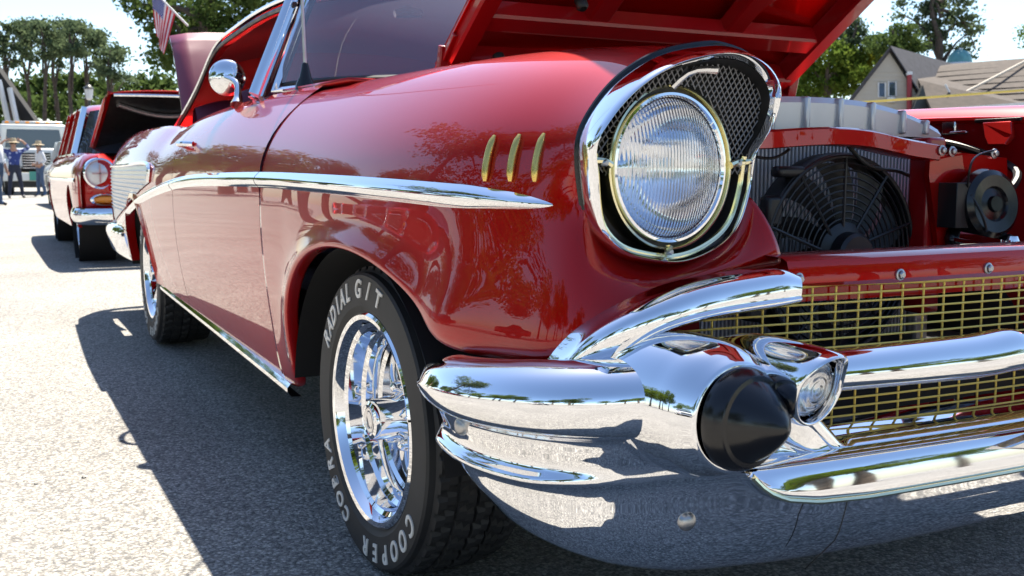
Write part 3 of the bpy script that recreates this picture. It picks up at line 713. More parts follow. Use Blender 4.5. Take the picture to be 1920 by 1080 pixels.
# bolts
for px, py, yy in ((868, 797, None), (1282, 972, None)):
    best = min(((np.linalg.norm(np.cross(q-CAM, (np.array(U(px, py, 'y', -.2))-CAM)/np.linalg.norm(np.array(U(px, py, 'y', -.2))-CAM))), q) for q in R_.reshape(-1, 3)), key=lambda t: t[0])[1]
    i = int(np.argmin(np.linalg.norm(bp_path-best[:2], axis=1))); n2 = bp_n[i];
    mk('bumper_bolt', *lathe([(.013, -.006), (.0125, .002), (.009, .006), (.004, .008), (0, .0083)], best, (n2[0], n2[1], 0), 24), 'steel', BUMP)
# bullet guard
BC = np.array((-.727, -.93, .487))
bul_prof = [(.05, -.30), (.068, -.23), (.080, -.16), (.0865, -.10), (.0855, -.06), (.079, -.026), (.0675, -.004), (.0640, .001), (.058, .001)]
def bulgrid(prof, n=64):
    rows = []
    for r, d in prof:
        sq = 1.0
        dx = lerp(d, [-.30, -.15, -.05, 0], [-.055, -.03, -.004, 0]); dz = lerp(d, [-.30, -.1, 0], [.0, .004, 0])
        rows.append([(BC[0]+dx+r*math.cos(a), BC[1]-d, BC[2]+dz+r*math.sin(a)) for a in np.linspace(0, 2*math.pi, n, endpoint=False)])
    return rows
GUARD = mk('bumper_guard', *grid(bulgrid([tuple(p) for p in spline(bul_prof, 40)]), cu=True), 'chrome', CAR, ang=50)
cone = [(.0605, -.002), (.0612, .003), (.0605, .008), (.0580, .016), (.0540, .0225), (.0525, .0235), (.0475, .0245), (.0465, .0262), (.0425, .033), (.0330, .046), (.0220, .0575), (.0120, .0655), (.006, .069), (0, .0702)]
mk('guard_tip', *lathe(cone, BC, (.15, -1, 0), 72), 'rubber_gloss', GUARD, ang=22)
gm_ = mirror(GUARD, CAR)
mk('guard_tip', *lathe(cone, (-BC[0], BC[1], BC[2]), (0, -1, 0), 72), 'rubber_gloss', gm_, ang=22)
# gull-wing moulding from fender chin up to the grille
top = [(1045, 692, -.735), (1100, 628, -.765), (1190, 571, -.785), (1290, 530, -.80), (1400, 508, -.808), (1462, 503, -.81), (1490, 515, -.81)]
bot = [(1128, 708, -.775), (1165, 675, -.80), (1225, 632, -.825), (1310, 602, -.84), (1410, 582, -.845), (1470, 573, -.845), (1502, 566, -.842)]
T3 = spline([U(a, b, 'y', c) for a, b, c in top], 40); B3 = spline([U(a, b, 'y', c) for a, b, c in bot], 40)
rows = []
for i in range(40):
    t, b = T3[i], B3[i]; d = b-t; n_ = np.array((-.35, -.8, .45)); n_ /= np.linalg.norm(n_)
    bk = np.array((.0, .05, -.005)); h = np.linalg.norm(d); k = .018*min(1, h/.04)
    rows.append([t+bk*.8, t+n_*-.002, t+d*.12+n_*k*.55, t+d*.35+n_*k, t+d*.6+n_*k*.85, t+d*.8+n_*k*.45, t+d*.87+n_*k*.30, t+d*.90+n_*k*.40, t+d*.97+n_*k*.30, b+np.array((0, .012, -.004)), b+np.array((0, .05, .0))])
R_ = np.array(rows); R_ = np.stack([spline(r, 44) for r in R_])
gw = mk('gull_wing_moulding', *grid(R_), 'chrome', CAR, ang=80)
e0 = R_[-1]; c0_ = e0.mean(0)+np.array((0, .015, 0)); mk('moulding_end', *grid([e0, e0*.6+c0_*.4+np.array((.004, 0, 0)), np.repeat(c0_[None], len(e0), 0)]), 'chrome', gw)
mirror(gw, CAR)
# red header panel above the grille
hp = [U(1452, 479, 'z', .672), U(1490, 500, 'z', .652), U(1490, 506, 'y', -.792), U(1496, 533, 'y', -.796)]
hd = []
for x in _ls(-.53, .53, 41):
    yb = lerp(abs(x), [0, .3, .53], [-.035, -.022, 0]); zz = lerp(abs(x), [0, .25, .53], [.003, .002, 0])
    hd.append([(x, -.697+yb, .58), (x, -.697+yb, .650+zz), (x, -.702+yb, .6545+zz), (x, -.735+yb, .6560+zz), (x, -.775+yb, .6545+zz), (x, -.786+yb, .650+zz), (x, -.790+yb, .640+zz), (x, -.791+yb, .619+zz), (x, -.785+yb, .612+zz), (x, -.76+yb, .612+zz)])
HD = mk('grille_header_panel', *grid(hd), 'red_paint', CAR, ang=35)
for px, py in ((1498, 523), (1688, 515), (1853, 503)):
    x = U(px, py, 'y', -.805)[0]; yb = lerp(abs(x), [0, .3, .53], [-.035, -.022, 0])
    p = np.array(U(px, py, 'y', -.791+yb))
    mk('header_bolt', *cat(lathe([(.0085, -.002), (.0085, .001), (.006, .002)], p, (0, -1, 0), 20), lathe([(.0058, 0), (.0058, .005), (.004, .0065), (0, .0066)], p, (0, -1, 0), 6)), 'steel', HD, ang=30)
# gold grille wires, each its own piece
gy = lambda x: -.775-.035*(1-min(1, abs(x)/.62)**2)
GR = mk('grille_surround', *tube(spline([(-.70, gy(.7)-.0, .575), (-.56, gy(.56), .611), (-.3, gy(.3), .615), (0, gy(0), .616), (.3, gy(.3), .615), (.56, gy(.56), .611), (.70, gy(.7), .575)], 40), .005, 8), 'grille_gold', CAR)
zrows = [.602-.0125*k for k in range(16)]
for z in zrows:
    xe = lerp(z, [.42, .50, .56, .60, .615], [.60, .70, .70, .61, .56])
    mk('grille_wire', *tube([(x, gy(x)-.002, z) for x in _ls(-xe, xe, 25)], .0016, 6), 'grille_gold', GR)
for k in range(-16, 17):
    x = k*.0405+.004
    zt = lerp(abs(x), [0, .3, .56, .70], [.616, .615, .611, .575]); mk('grille_wire', *tube([(x, gy(x)+.0025, .41), (x, gy(x)+.0025, zt)], .0017, 6), 'grille_gold', GR)
# chrome grille bar with centre block
def zbar(x): return .521-.004*abs(x)+.010*math.exp(-((abs(x)-.26)/.05)**2)-.0*x
rows = []
for x in _ls(-.60, 0, 50):
    yc = -.885-.03*(1-(abs(x)/.6)**2); zc = .515+.004*math.exp(-((abs(x)-.24)/.04)**2)
    hgt = lerp(abs(x), [0, .15, .19, .235, .28, .6], [.020, .020, .024, .036, .036, .030]); dep = .034
    if abs(x) < .2: zc -= .012*(.2-abs(x))/.05 if abs(x) > .15 else .012
    rows.append([(x, yc-dep*math.cos(a)*abs(math.cos(a))**-.15, zc+hgt*math.sin(a)*(1 if math.sin(a) > 0 else .66)) for a in np.linspace(0, 2*math.pi, 30, endpoint=False)])
gb = mk('grille_bar', *grid(rows, cu=True), 'chrome', CAR, ang=60); mirror(gb, CAR)
em = mk('grille_emblem', *prism([(-.15, -.948, .485), (.15, -.948, .485), (.13, -.95, .545), (-.13, -.95, .545)], (0, .03, 0)), 'red_paint', CAR, bevel=.004)
mk('emblem_frame', *tube([(-.155, -.947, .48), (.155, -.947, .48), (.135, -.95, .55), (-.135, -.95, .55)], .006, 8, closed=True), 'pale_gold', em)
# parking lamp pods
PC = np.array(U(1526, 728, 'y', -.965))
def pod(sx):
    rows = []
    axv = np.array((-.10*sx*-1*-1, -1, .0))
    for d, rx, rz, oz in ((-.16, .016, .016, .022), (-.13, .026, .026, .020), (-.09, .036, .037, .014), (-.05, .042, .044, .007), (-.015, .044, .047, .002), (.006, .0425, .046, 0), (.012, .040, .043, 0), (.008, .037, .040, 0), (-.004, .0355, .038, 0)):
        rows.append([(sx*-PC[0]+rx*math.cos(a), PC[1]-d-((.012+.016*max(0, math.sin(a)))*math.sin(a) if d > -.02 else 0)+.16*rx*math.cos(a)*-sx, PC[2]+oz+rz*math.sin(a)) for a in np.linspace(0, 2*math.pi, 48, endpoint=False)])
    A = np.array(rows); A = np.stack([spline(A[:, j], 40) for j in range(48)], 1)
    p = mk('parking_lamp', *grid(A, cu=True), 'chrome', CAR, ang=70)
    c = (sx*-PC[0], PC[1]+.002, PC[2])
    mk('parking_lens', *lathe([(.0365, -.002), (.030, .004), (.022, .0075), (.012, .0095), (0, .010), (0, .006), (.02, .004), (.036, -.008)], c, (-.15*sx, -1, -.22), 48), 'parking_lens', p)
    mk('parking_reflector', *lathe([(.0365, -.008), (.028, -.022), (.012, -.032), (0, -.033)], c, (0, -1, -.1), 32), 'chrome_worn', p)
pod(-1); pod(1)
# lower bright shelf and the lipped centre bar above the bumper face
rows = []
for x in _ls(-.68, 0, 60):
    yo = -.885-.028*(1-(abs(x)/.7)**2)
    e = min(1, (.70-abs(x))/.10); zt = .428; zl = lerp(abs(x), [0, .5, .58, .63, .66, .68], [.354, .354, .358, .367, .381, .400])
    rows.append([(x, -.765, .418), (x, -.80, .4145), (x, yo+.070, .408), (x, yo+.062, .411), (x, yo+.052, .405), (x, yo+.036, .4065), (x, yo+.022, .4105), (x, yo+.004, .409), (x, yo-.008, .400), (x, yo-.015, (.4+zl)/2), (x, yo-.017, zl+.008), (x, yo-.014, zl), (x, yo-.004, zl-.005), (x, yo+.02, zl-.004)])
R_ = np.array(rows); R_ = np.stack([spline(r, 52) for r in R_]); ls_ = mk('bumper_centre_bar', *grid(R_), 'chrome', CAR, ang=75); mirror(ls_, CAR)
rows = []
for x in _ls(-.68, -.02, 50):
    yo = -.885-.028*(1-(abs(x)/.7)**2); zl = lerp(abs(x), [0, .5, .58, .63, .66, .68], [.354, .354, .358, .367, .381, .400])
    rows.append((x, yo-.018, zl+.001))
mk('bar_gold_edge', *tube(rows, .0032, 6), 'pale_gold', ls_)
sm_ = []
for z in _ls(.238, .372, 12):
    sm_.append((-.490+(z-.36)*.35, -.8765-.004*math.sin((z-.262)/.1*3.1)+max(0, .29-z)*.6, z))
mk('bumper_seam', *tube(sm_, .0009, 6), 'black_trim', BUMP)
mk('bumper_emblem', *prism([(-.27, -0.939, .395), (-.15, -0.941, .412), (.15, -0.941, .412), (.27, -0.939, .395), (.15, -0.941, .375), (-.15, -0.941, .375)], (0, .02, 0)), 'chrome_worn', CAR, bevel=.003)
# ================================================================== engine bay
mk('firewall', *box((0, .60, .70), (1.4, .02, .56)), 'red_paint_inner', CAR, smooth=False)
for sx in (-1, 1):
    rows = []
    for y in _ls(-.64, .58, 20):
        rows.append([(sx*.572, y, ZTOP(y)-.035), (sx*.585, y, ZTOP(y)-.10), (sx*.60, y, .78), (sx*.58, y, .66), (sx*.55, y, .45)])
    rows = [[(q[0], q[1], q[2]-(.05 if sx > 0 else 0)) for q in r] for r in rows]
    iw = mk('inner_fender', *grid([list(map(tuple, spline(r, 20))) for r in rows]), 'red_paint_inner', CAR)
    if sx > 0: IW = iw
    rl = [(sx*.575, y, ZTOP(y)-.033-(.05 if sx > 0 else 0)) for y in _ls(-.64, .58, 12)]
    mk('fender_rail', *tube(rl, .010, 8), 'red_paint', CAR)
# radiator
RY = -.25
RAD = mk('radiator', *cat(box((.10-.10, RY+.03, .62), (.62, .05, .44))), 'black_plastic', CAR, smooth=False)
for k in range(62):
    x = -.305+.01*k
    mk('radiator_tube', *box((x, RY, .63), (.0046, .012, .42)), 'tube_alloy', RAD, smooth=False)
for sx in (-1, 1):
    mk('radiator_end_tank', *box((sx*.335, RY+.01, .62), (.045, .07, .47)), 'aluminium', RAD, bevel=.008)
tank = []
for x in _ls(-.36, .36, 31):
    zt = .862+.062*math.sqrt(max(0, 1-(x/.38)**2)); zt = .862+.058*(1-abs(x/.36)**2.6)
    tank.append([(x, RY-.03, .845), (x, RY-.032, zt-.012), (x, RY-.022, zt), (x, RY+.06, zt+.002), (x, RY+.075, zt-.01), (x, RY+.08, .845)])
TK = mk('radiator_top_tank', *grid(tank), 'silver_paint', RAD, ang=30)
for x in (-.30, -.21, -.12, -.03, .06, .15, .24, .31):
    zt = .862+.058*(1-abs(x/.36)**2.6)
    mk('tank_rib', *box((x, RY-.03, (zt+.85)/2), (.013, .02, zt-.85)), 'silver_paint', TK, bevel=.004)
mk('radiator_cap', *lathe([(.03, 0), (.03, .012), (.022, .016), (.012, .022), (0, .023)], (-.10, RY+.03, .918), (0, 0, 1), 24), 'steel', RAD)
mk('drain_fitting', *lathe([(.018, 0), (.018, .012), (.011, .014), (.011, .03), (.006, .031), (.005, .02)], (.335, RY-.025, .70), (0, -1, 0), 16), 'aluminium', RAD, ang=30)
# tie bar over the radiator
tb = [U(1395, 262, 'y', -.44), U(1440, 262, 'y', -.42), U(1540, 256, 'y', -.41), U(1640, 262, 'y', -.40), U(1700, 276, 'y', -.40), U(1760, 286, 'y', -.40)]
T_ = spline(tb, 24); rows = []
for p in T_:
    h = .0165; rows.append([p+np.array(q) for q in ((0, .05, h-.002), (0, .004, h+.001), (0, -.003, h-.003), (0, -.004, -h+.002), (0, .0, -h), (0, .05, -h))])
TB = mk('radiator_tie_bar', *grid(rows), 'red_paint', CAR, ang=35)
for px, py in ((1766, 282), (1785, 284), (1864, 288)):
    p = np.array(U(px, py, 'y', -.405)); mk('bar_bolt', *cat(lathe([(.0105, 0), (.0105, .002), (.007, .003)], p, (0, -1, 0), 20), lathe([(.0062, .002), (.0062, .008), (.004, .009), (0, .009)], p, (0, -1, 0), 6)), 'steel', TB, ang=30)
pv = [U(1745, 280, 'y', -.40), U(1888, 296, 'y', -.40), U(1892, 470, 'y', -.40), U(1760, 470, 'y', -.40), U(1742, 330, 'y', -.40)]
mk('radiator_support', *prism(pv, (0, .012, 0)), 'red_paint', CAR, smooth=False)
mk('support_post', *box((U(1735, 380, 'y', -.36)[0], -.36, .66), (.05, .05, .36)), 'red_paint_inner', CAR, bevel=.006)
# electric fan with wire guard
FC = np.array(U(1570, 478, 'y', -.335)); FR = .196
FAN = mk('fan_shroud', *cat(lathe([(FR, .012), (FR+.006, .010), (FR+.008, .0), (FR+.006, -.035), (FR-.01, -.04)], FC, (0, -1, 0), 64)), 'black_plastic', CAR)
mk('guard_ring', *tube([(FC[0]+FR*math.cos(a), FC[1]-.012, FC[2]+FR*math.sin(a)) for a in _ls(0, 2*math.pi, 64, endpoint=False)], .005, 8, closed=True), 'black_plastic', FAN)
for k in range(1, 10):
    r = .06+(FR-.06)*k/10
    mk('guard_ring', *tube([(FC[0]+r*math.cos(a), FC[1]-.014-.004*(1-k/10), FC[2]+r*math.sin(a)) for a in _ls(0, 2*math.pi, 56, endpoint=False)], .0020, 5, closed=True), 'black_plastic', FAN)
for k in range(10):
    a = rad(18+36*k); b = a+rad(9)
    mk('guard_spoke', *tube([(FC[0]+.05*math.cos(b), FC[1]-.02, FC[2]+.05*math.sin(b)), (FC[0]+FR*math.cos(a), FC[1]-.013, FC[2]+FR*math.sin(a))], .0036, 6), 'black_plastic', FAN)
    rows = []
    for r in _ls(.05, FR-.012, 6):
        sw = .5*(r-.05)/.13
        rows.append([(FC[0]+r*math.cos(a+sw+d), FC[1]+.004+.02*(d/.36), FC[2]+r*math.sin(a+sw+d)) for d in _ls(0, .36, 4)])
    mk('fan_blade', *grid(rows), 'black_plastic', FAN)
mk('fan_motor', *lathe([(.068, .0), (.066, .018), (.055, .024), (.048, .026), (.046, .05), (.040, .056), (0, .057)], FC, (0, -1, 0), 40), 'black_plastic', FAN, ang=30)
mk('shroud_bracket', *cat(box(FC+np.array((-.175, .0, .09)), (.04, .03, .06)), box(FC+np.array((-.135, .0, .165)), (.07, .03, .022)), bar(FC+np.array((-.185, 0, .06)), FC+np.array((-.215, 0, -.12)), .05, .03, (0, 1, 0))), 'black_plastic', FAN, bevel=.008)
mk('fan_cable', *tube(spline([U(1585, 266, 'y', -.36), U(1610, 295, 'y', -.37), U(1640, 315, 'y', -.36), U(1680, 320, 'y', -.33), U(1712, 333, 'y', -.31)], 24), .0042, 8), 'black_trim', CAR)
mk('sensor_cable', *tube(spline([U(1410, 292, 'y', -.37), U(1450, 296, 'y', -.37), U(1480, 280, 'y', -.37)], 14), .003, 6), 'black_trim', CAR)
# round black horn on the support
HN = np.array(U(1850, 384, 'y', -.44))
hn = mk('horn', *lathe([(0, .026), (.015, .026), (.017, .018), (.032, .015), (.036, .021), (.058, .024), (.069, .016), (.074, 0), (.070, -.016), (.05, -.025), (.025, -.06), (0, -.06)], HN, (-.1, -1, .12), 56), 'rubber_gloss', CAR, ang=25)
mk('horn_trumpet', *tube(spline([HN+np.array((.0, .03, -.03)), HN+np.array((-.05, .03, -.07)), HN+np.array((.0, 0, -.10)), HN+np.array((.06, -.01, -.09))], 20), list(_ls(.018, .034, 20)), 14), 'rubber_gloss', hn)
mk('horn_bracket', *cat(box(HN+np.array((-.075, .02, .0)), (.04, .05, .09)), tube(spline([HN+np.array((-.06, -.01, .02)), HN+np.array((-.05, -.03, -.02)), HN+np.array((-.035, -.03, -.05))], 8), .003, 6)), 'black_trim', hn, bevel=.004)
# hood latch lying on the header panel
la, lb = np.array(U(1785, 448, 'y', -.60)), np.array(U(1912, 474, 'y', -.66))
mk('hood_latch', *cat(bar(la, lb, .022, .006), bar(la+np.array((.03, .01, .006)), lb+np.array((0, .012, .012)), .012, .012), lathe([(.012, 0), (.012, .02), (.008, .03), (0, .03)], lb+np.array((-.02, 0, 0)), (0, 0, 1), 14)), 'chrome', CAR, ang=30)
# bits on the far inner fender: bolts, bumper stop, orange lit bracket
for px, py in ((1722, 240),): mk('fender_bolt', *lathe([(.012, 0), (.011, .006), (.006, .009), (0, .009)], U(px, py, 'x', .585), (-1, 0, 0), 16), 'steel', IW)
p = np.array(U(1783, 240, 'x', .575)); mk('hood_stop', *cat(box(p, (.02, .04, .035)), box(p+np.array((-.008, -.03, -.012)), (.012, .05, .008))), 'chrome_worn', IW, bevel=.004)
p = np.array(U(1868, 250, 'x', .56)); BR = mk('hood_bracket', *prism([p+np.array(q) for q in ((0, -.045, .022), (0, .03, .022), (0, .02, -.012), (-.03, -.01, -.030), (-.03, -.055, -.030), (0, -.05, -.01))], (-.012, 0, .004)), 'red_paint', IW, bevel=.003)
mk('bracket_plate', *box(p+np.array((.006, 0, .03)), (.012, .12, .008)), 'black_trim', BR, bevel=.002)
# clutter on the far side of the bay: relay box, loom, hoses
mk('relay_box', *cat(box((.555, .02, .80), (.05, .11, .08)), box((.552, .02, .845), (.056, .118, .016))), 'black_plastic', CAR, bevel=.006)
mk('wiring_loom', *tube(spline([(.55, .40, .86), (.545, .10, .835), (.55, -.12, .84), (.545, -.28, .80), (.50, -.37, .76), (.42, -.385, .70), (.36, -.37, .58)], 40), .009, 8), 'black_trim', CAR)
mk('heater_hose', *tube(spline([(.30, .35, .90), (.36, .05, .90), (.30, -.14, .88), (.16, -.17, .86)], 30), .017, 10), 'rubber_gloss', CAR)
mk('hose_clamp', *lathe([(.0185, -.006), (.0192, -.004), (.0192, .004), (.0185, .006)], (.20, -.168, .868), (1, 0, .1), 20), 'steel', CAR)
mk('horn_wire', *tube(spline([HN+np.array((-.06, .0, .03)), HN+np.array((-.08, -.02, .075)), HN+np.array((-.02, .01, .10)), HN+np.array((.05, .03, .11))], 20), .0022, 6), 'black_trim', hn)
# ================================================================== raised hood
HS = .66; HY, HZ = .42, 1.025
def hood_pt(x, d, n=0.0):
    "d: distance forward from the rear edge; n: offset below the skin"
    c = math.atan(HS); return np.array((x, HY-d*math.cos(c)-n*math.sin(c), HZ+d*math.sin(c)-n*math.cos(c)))
HW = lambda d: lerp(d, [0, .5, .9, 1.3, 1.42], [.535, .535, .54, .53, .48])
rows = []
for d in _ls(0, 1.42, 24):
    w = HW(d); rows.append([hood_pt(s*w, d, -.03*(1-s*s)+.018*abs(s)**10) for s in _ls(-1, 1, 29)])
HOOD = mk('hood', *grid(rows), 'red_paint', CAR, solid=.004)
def hrib(pts, w, h, name='hood_brace', mat='red_paint_inner'):
    rows = []
    P_ = [np.array(p) for p in pts]
    for i, (x, d) in enumerate(pts):
        dx = (pts[min(i+1, len(pts)-1)][0]-pts[max(i-1, 0)][0]); dd = (pts[min(i+1, len(pts)-1)][1]-pts[max(i-1, 0)][1]); L = math.hypot(dx, dd); nx, nd = -dd/L, dx/L
        rows.append([hood_pt(x+nx*w*a, d+nd*w*a, b) for a, b in ((-.62, .0), (-.5, h*.85), (-.4, h), (.4, h), (.5, h*.85), (.62, 0.0))])
    mk(name, *grid(rows), mat, HOOD, ang=25)
for s in (-1, 1):
    hrib([(s*(HW(d)-.035), d) for d in _ls(.0, 1.38, 12)], .05, .045)
    hrib([(s*.20, d) for d in _ls(.16, 1.15, 8)], .06, .032)
    hrib([(s*(.20+.26*t), .30+.45*t) for t in _ls(0, 1, 6)], .05, .03)
for d, w, h in ((.035, .06, .05), (.19, .055, .04), (.62, .06, .035), (1.30, .07, .045)):
    hrib([(x, d) for x in _ls(-.50, .50, 9)], w, h)
for x, d in ((-.42, .10), (-.1, .12), (.3, .12), (-.30, .30)):
    p = hood_pt(x, d, .05); mk('hood_rubber_stop', *lathe([(.014, 0), (.014, .02), (.009, .026), (0, .026)], p, (0, -.5, -.8), 14), 'black_trim', HOOD)
for sx in (-1, 1):
    mk('hood_hinge', *cat(bar((sx*.53, .40, .90), (sx*.53, .36, 1.06), .03, .02), bar((sx*.53, .50, .92), (sx*.53, .30, 1.08), .016, .014)), 'red_paint_inner', CAR, bevel=.003)
# ================================================================== things behind and around
def UD(px, py, depth):
    return CAM+(_fw+_r*(px-960)/F_PX+_up*(540-py)/F_PX)*depth
class Local:
    "builds a thing in its own axes (front towards -y) and stands it at o, turned by h"
    def __init__(s, o, h=0.0, k=1.0): s.o = np.array(o, float); s.c, s.s, s.k = math.cos(h), math.sin(h), k
    def __call__(s, vf):
        V, Fc = vf; V = np.asarray(V, float).reshape(-1, 3)*s.k
        return np.stack([V[:, 0]*s.c-V[:, 1]*s.s, V[:, 0]*s.s+V[:, 1]*s.c, V[:, 2]], 1)+s.o, Fc
def old_car(name, label, o, h, paint, lower, hood_open, group=None, full=True, k=1.0):
    L = Local(o, h, k); root = thing(name, label, 'car', o, group)
    def m(n, vf, mat, parent=root, **kw): return mk(n, *L(vf), mat, parent, **kw)
    zt = smooth_fn([-.8, -.4, .2, 1.0, 2.0, 3.2, 4.1], [.86, .915, .935, .94, .93, .92, .88]); wd = smooth_fn([-.8, -.5, 0, 1.5, 3, 4.1], [.84, .875, .885, .89, .885, .84])
    def sx_(y, z):
        w = wd(y); t = max(0, (z-.70)/(zt(y)-.70)); return w-(w-.76)*t**2.6-(.05*((.6-z)/.35)**2 if z < .6 else 0)
    ys = sorted(set(list(_ls(-.78, -.40, 6))+list(.37*np.sin(_ls(-1.57, 1.57, 19)))+list(_ls(.4, 2.5, 12))+list(2.92+.37*np.sin(_ls(-1.57, 1.57, 19)))+list(_ls(3.32, 4.1, 6))))
    for sd in (-1, 1):
        rows = []
        for y in ys:
            b = .28 if -.4 < y < 3.3 else .40
            for yc in (0, 2.92):
                if abs(y-yc) < .37: b = max(b, .30+.36*math.sqrt(max(0, 1-((y-yc)/.37)**2)))
            rows.append([(sd*(sx_(y, b)-.03), y, b+.002)]+[(sd*sx_(y, b+(zt(y)-b)*t), y, b+(zt(y)-b)*t) for t in _ls(0, 1, 16)]+[(sd*.74, y, zt(y)+.002), (sd*.62, y, zt(y)+.0)])
        m('side_panel', grid(rows), [paint, lower] if lower != paint else paint)
        m('side_moulding', grid([[(sd*(sx_(y, z)+.012*math.cos(a*1.4)), y, z+.016*a) for a in (-1, -.5, 0, .5, 1)] for y, z in [(yy, lerp(yy, [-.6, 1.6, 2.2, 3.9], [.70, .70, .70, .72])) for yy in _ls(-.55, 3.9, 20)]]), 'chrome')
        # headlight with hooded ring
        c = (sd*.695, -.80, .757)
        hl = m('headlight', lathe([(.135, -.12), (.132, -.03), (.125, .005), (.112, .012), (.104, .002), (.100, -.01)], c, (0, -1, 0), 36), 'chrome')
        m('lamp_lens', lathe([(.100, -.008), (.07, .008), (.035, .016), (0, .018)], c, (0, -1, 0), 28), 'silver_paint', hl); m('lamp_cross', cat(box((c[0], c[1]-.02, c[2]), (.012, .012, .15)), box((c[0], c[1]-.02, c[2]), (.12, .012, .012))), 'steel', hl)
        c2 = (sd*.66, -.83, .545); mkr = m('marker_lamp', [(lambda A: (A[0]*np.array((1, 1, .42))+np.array((0, 0, c2[2]*.58)), A[1]))(lathe([(.125, -.03), (.12, .01), (.10, .02), (.09, .012)], c2, (0, -1, 0), 32))][0], 'chrome')
        m('marker_lens', [(lambda A: (A[0]*np.array((1, 1, .30))+np.array((0, 0, c2[2]*.70)), A[1]))(lathe([(.095, .008), (.06, .022), (0, .026)], c2, (0, -1, 0), 28))][0], 'amber', mkr)
    rows = []
    for x in _ls(-.86, .86, 33):
        q = abs(x)/.86; yf = -.82+.10*q**8; zt_ = lerp(abs(x), [0, .45, .6, .7, .8, .86], [.72, .74, .86, .905, .87, .74])
        rows.append([(x, yf+.03, .40), (x, yf, .48), (x, yf, .60), (x, yf, zt_-.06), (x, yf+.02, zt_-.015), (x, yf+.07, zt_+.01), (x*.99, yf+.2, lerp(abs(x), [0, .5, .62, .8, .86], [.70, .74, .92, .915, .80]))])
    m('front_panel', grid(rows), paint)
    gr = m('grille', box((0, -.835, .60), (.88, .03, .2)), 'black_trim', smooth=False)
    if full:
        for kx in range(-10, 11): m('grille_bar', box((kx*.042, -.853, .60), (.006, .012, .2)), 'chrome', gr, smooth=False)
        for kz in range(5): m('grille_bar', box((0, -.857, .52+.04*kz), (.88, .010, .006)), 'chrome', gr, smooth=False)
    m('grille_frame', tube([(-.46, -.85, .49), (.46, -.85, .49), (.44, -.85, .71), (-.44, -.85, .71)], .014, 8, closed=True), 'chrome', gr)
    rows = []
    for x, y in spline([(-.86, -.45), (-.90, -.62), (-.885, -.80), (-.80, -.92), (-.5, -.98), (0, -1.0), (.5, -.98), (.80, -.92), (.885, -.80), (.90, -.62), (.86, -.45)], 44):
        rows.append([(x*.95, y*.95, .475), (x, y, .478), (x*1.015, y*1.012, .45), (x*1.02, y*1.015, .41), (x*1.0, y, .37), (x*.96, y*.96, .345)])
    m('front_bumper', grid(rows), 'chrome')
    # greenhouse
    rows = []
    for y, w, z, crown in ((1.12, .56, 1.36, .03), (1.35, .60, 1.42, .05), (1.8, .62, 1.455, .06), (2.4, .62, 1.455, .06), (2.9, .60, 1.40, .05), (3.1, .58, 1.30, .03)):
        rows.append([(w*s*1.04, y, z-.03-.0*abs(s)+crown*(1-abs(s)**2.4)+(-.03 if abs(s) > .99 else 0)) for s in _ls(-1, 1, 15)])
    m('roof', grid(surf(rows, 21, 16)), paint, solid=.02)
    m('windscreen', grid(surf([[(-.72, 1.0, .93), (-.5, .74, .945), (0, .64, .95), (.5, .74, .945), (.72, 1.0, .93)], [(-.58, 1.16, 1.36), (-.4, 1.06, 1.385), (0, 1.0, 1.40), (.4, 1.06, 1.385), (.58, 1.16, 1.36)]], 17, 6)), 'dark_glass')
    for sd in (-1, 1):
        for a, b in ((1.12, 1.75), (1.82, 2.55), (2.62, 3.1)):
            m('side_window', grid([[(sd*(.745-.13*t), y+(.10*t if y < 1.2 else -.08*t if y > 3.0 else 0), .93+.43*t) for t in (0, 1)] for y in _ls(a, b, 4)]), 'window_blue')
        for y in (1.08, 1.785, 2.585, 3.13):
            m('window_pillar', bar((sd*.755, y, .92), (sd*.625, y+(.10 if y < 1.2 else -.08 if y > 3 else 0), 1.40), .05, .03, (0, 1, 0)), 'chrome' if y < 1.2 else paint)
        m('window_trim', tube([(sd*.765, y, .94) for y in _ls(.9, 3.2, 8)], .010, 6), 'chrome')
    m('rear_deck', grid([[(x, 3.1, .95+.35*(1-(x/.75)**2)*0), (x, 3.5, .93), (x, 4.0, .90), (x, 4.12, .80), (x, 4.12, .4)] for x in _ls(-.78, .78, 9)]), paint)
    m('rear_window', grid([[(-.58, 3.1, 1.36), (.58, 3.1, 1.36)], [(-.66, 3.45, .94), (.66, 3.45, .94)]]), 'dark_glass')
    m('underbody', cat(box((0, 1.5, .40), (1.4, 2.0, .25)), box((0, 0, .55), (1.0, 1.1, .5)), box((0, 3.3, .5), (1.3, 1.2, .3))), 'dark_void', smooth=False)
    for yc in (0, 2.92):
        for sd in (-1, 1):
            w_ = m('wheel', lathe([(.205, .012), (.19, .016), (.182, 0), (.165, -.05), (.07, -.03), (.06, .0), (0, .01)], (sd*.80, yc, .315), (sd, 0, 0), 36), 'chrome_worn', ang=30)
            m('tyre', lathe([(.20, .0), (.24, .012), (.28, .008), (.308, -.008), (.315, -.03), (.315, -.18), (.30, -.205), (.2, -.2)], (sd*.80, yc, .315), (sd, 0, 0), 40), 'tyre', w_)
            m('wheel_well', lathe([(.36, .0), (.36, -.3), (0, -.3)], (sd*.84, yc, .31), (sd, 0, 0), 24), 'dark_void')
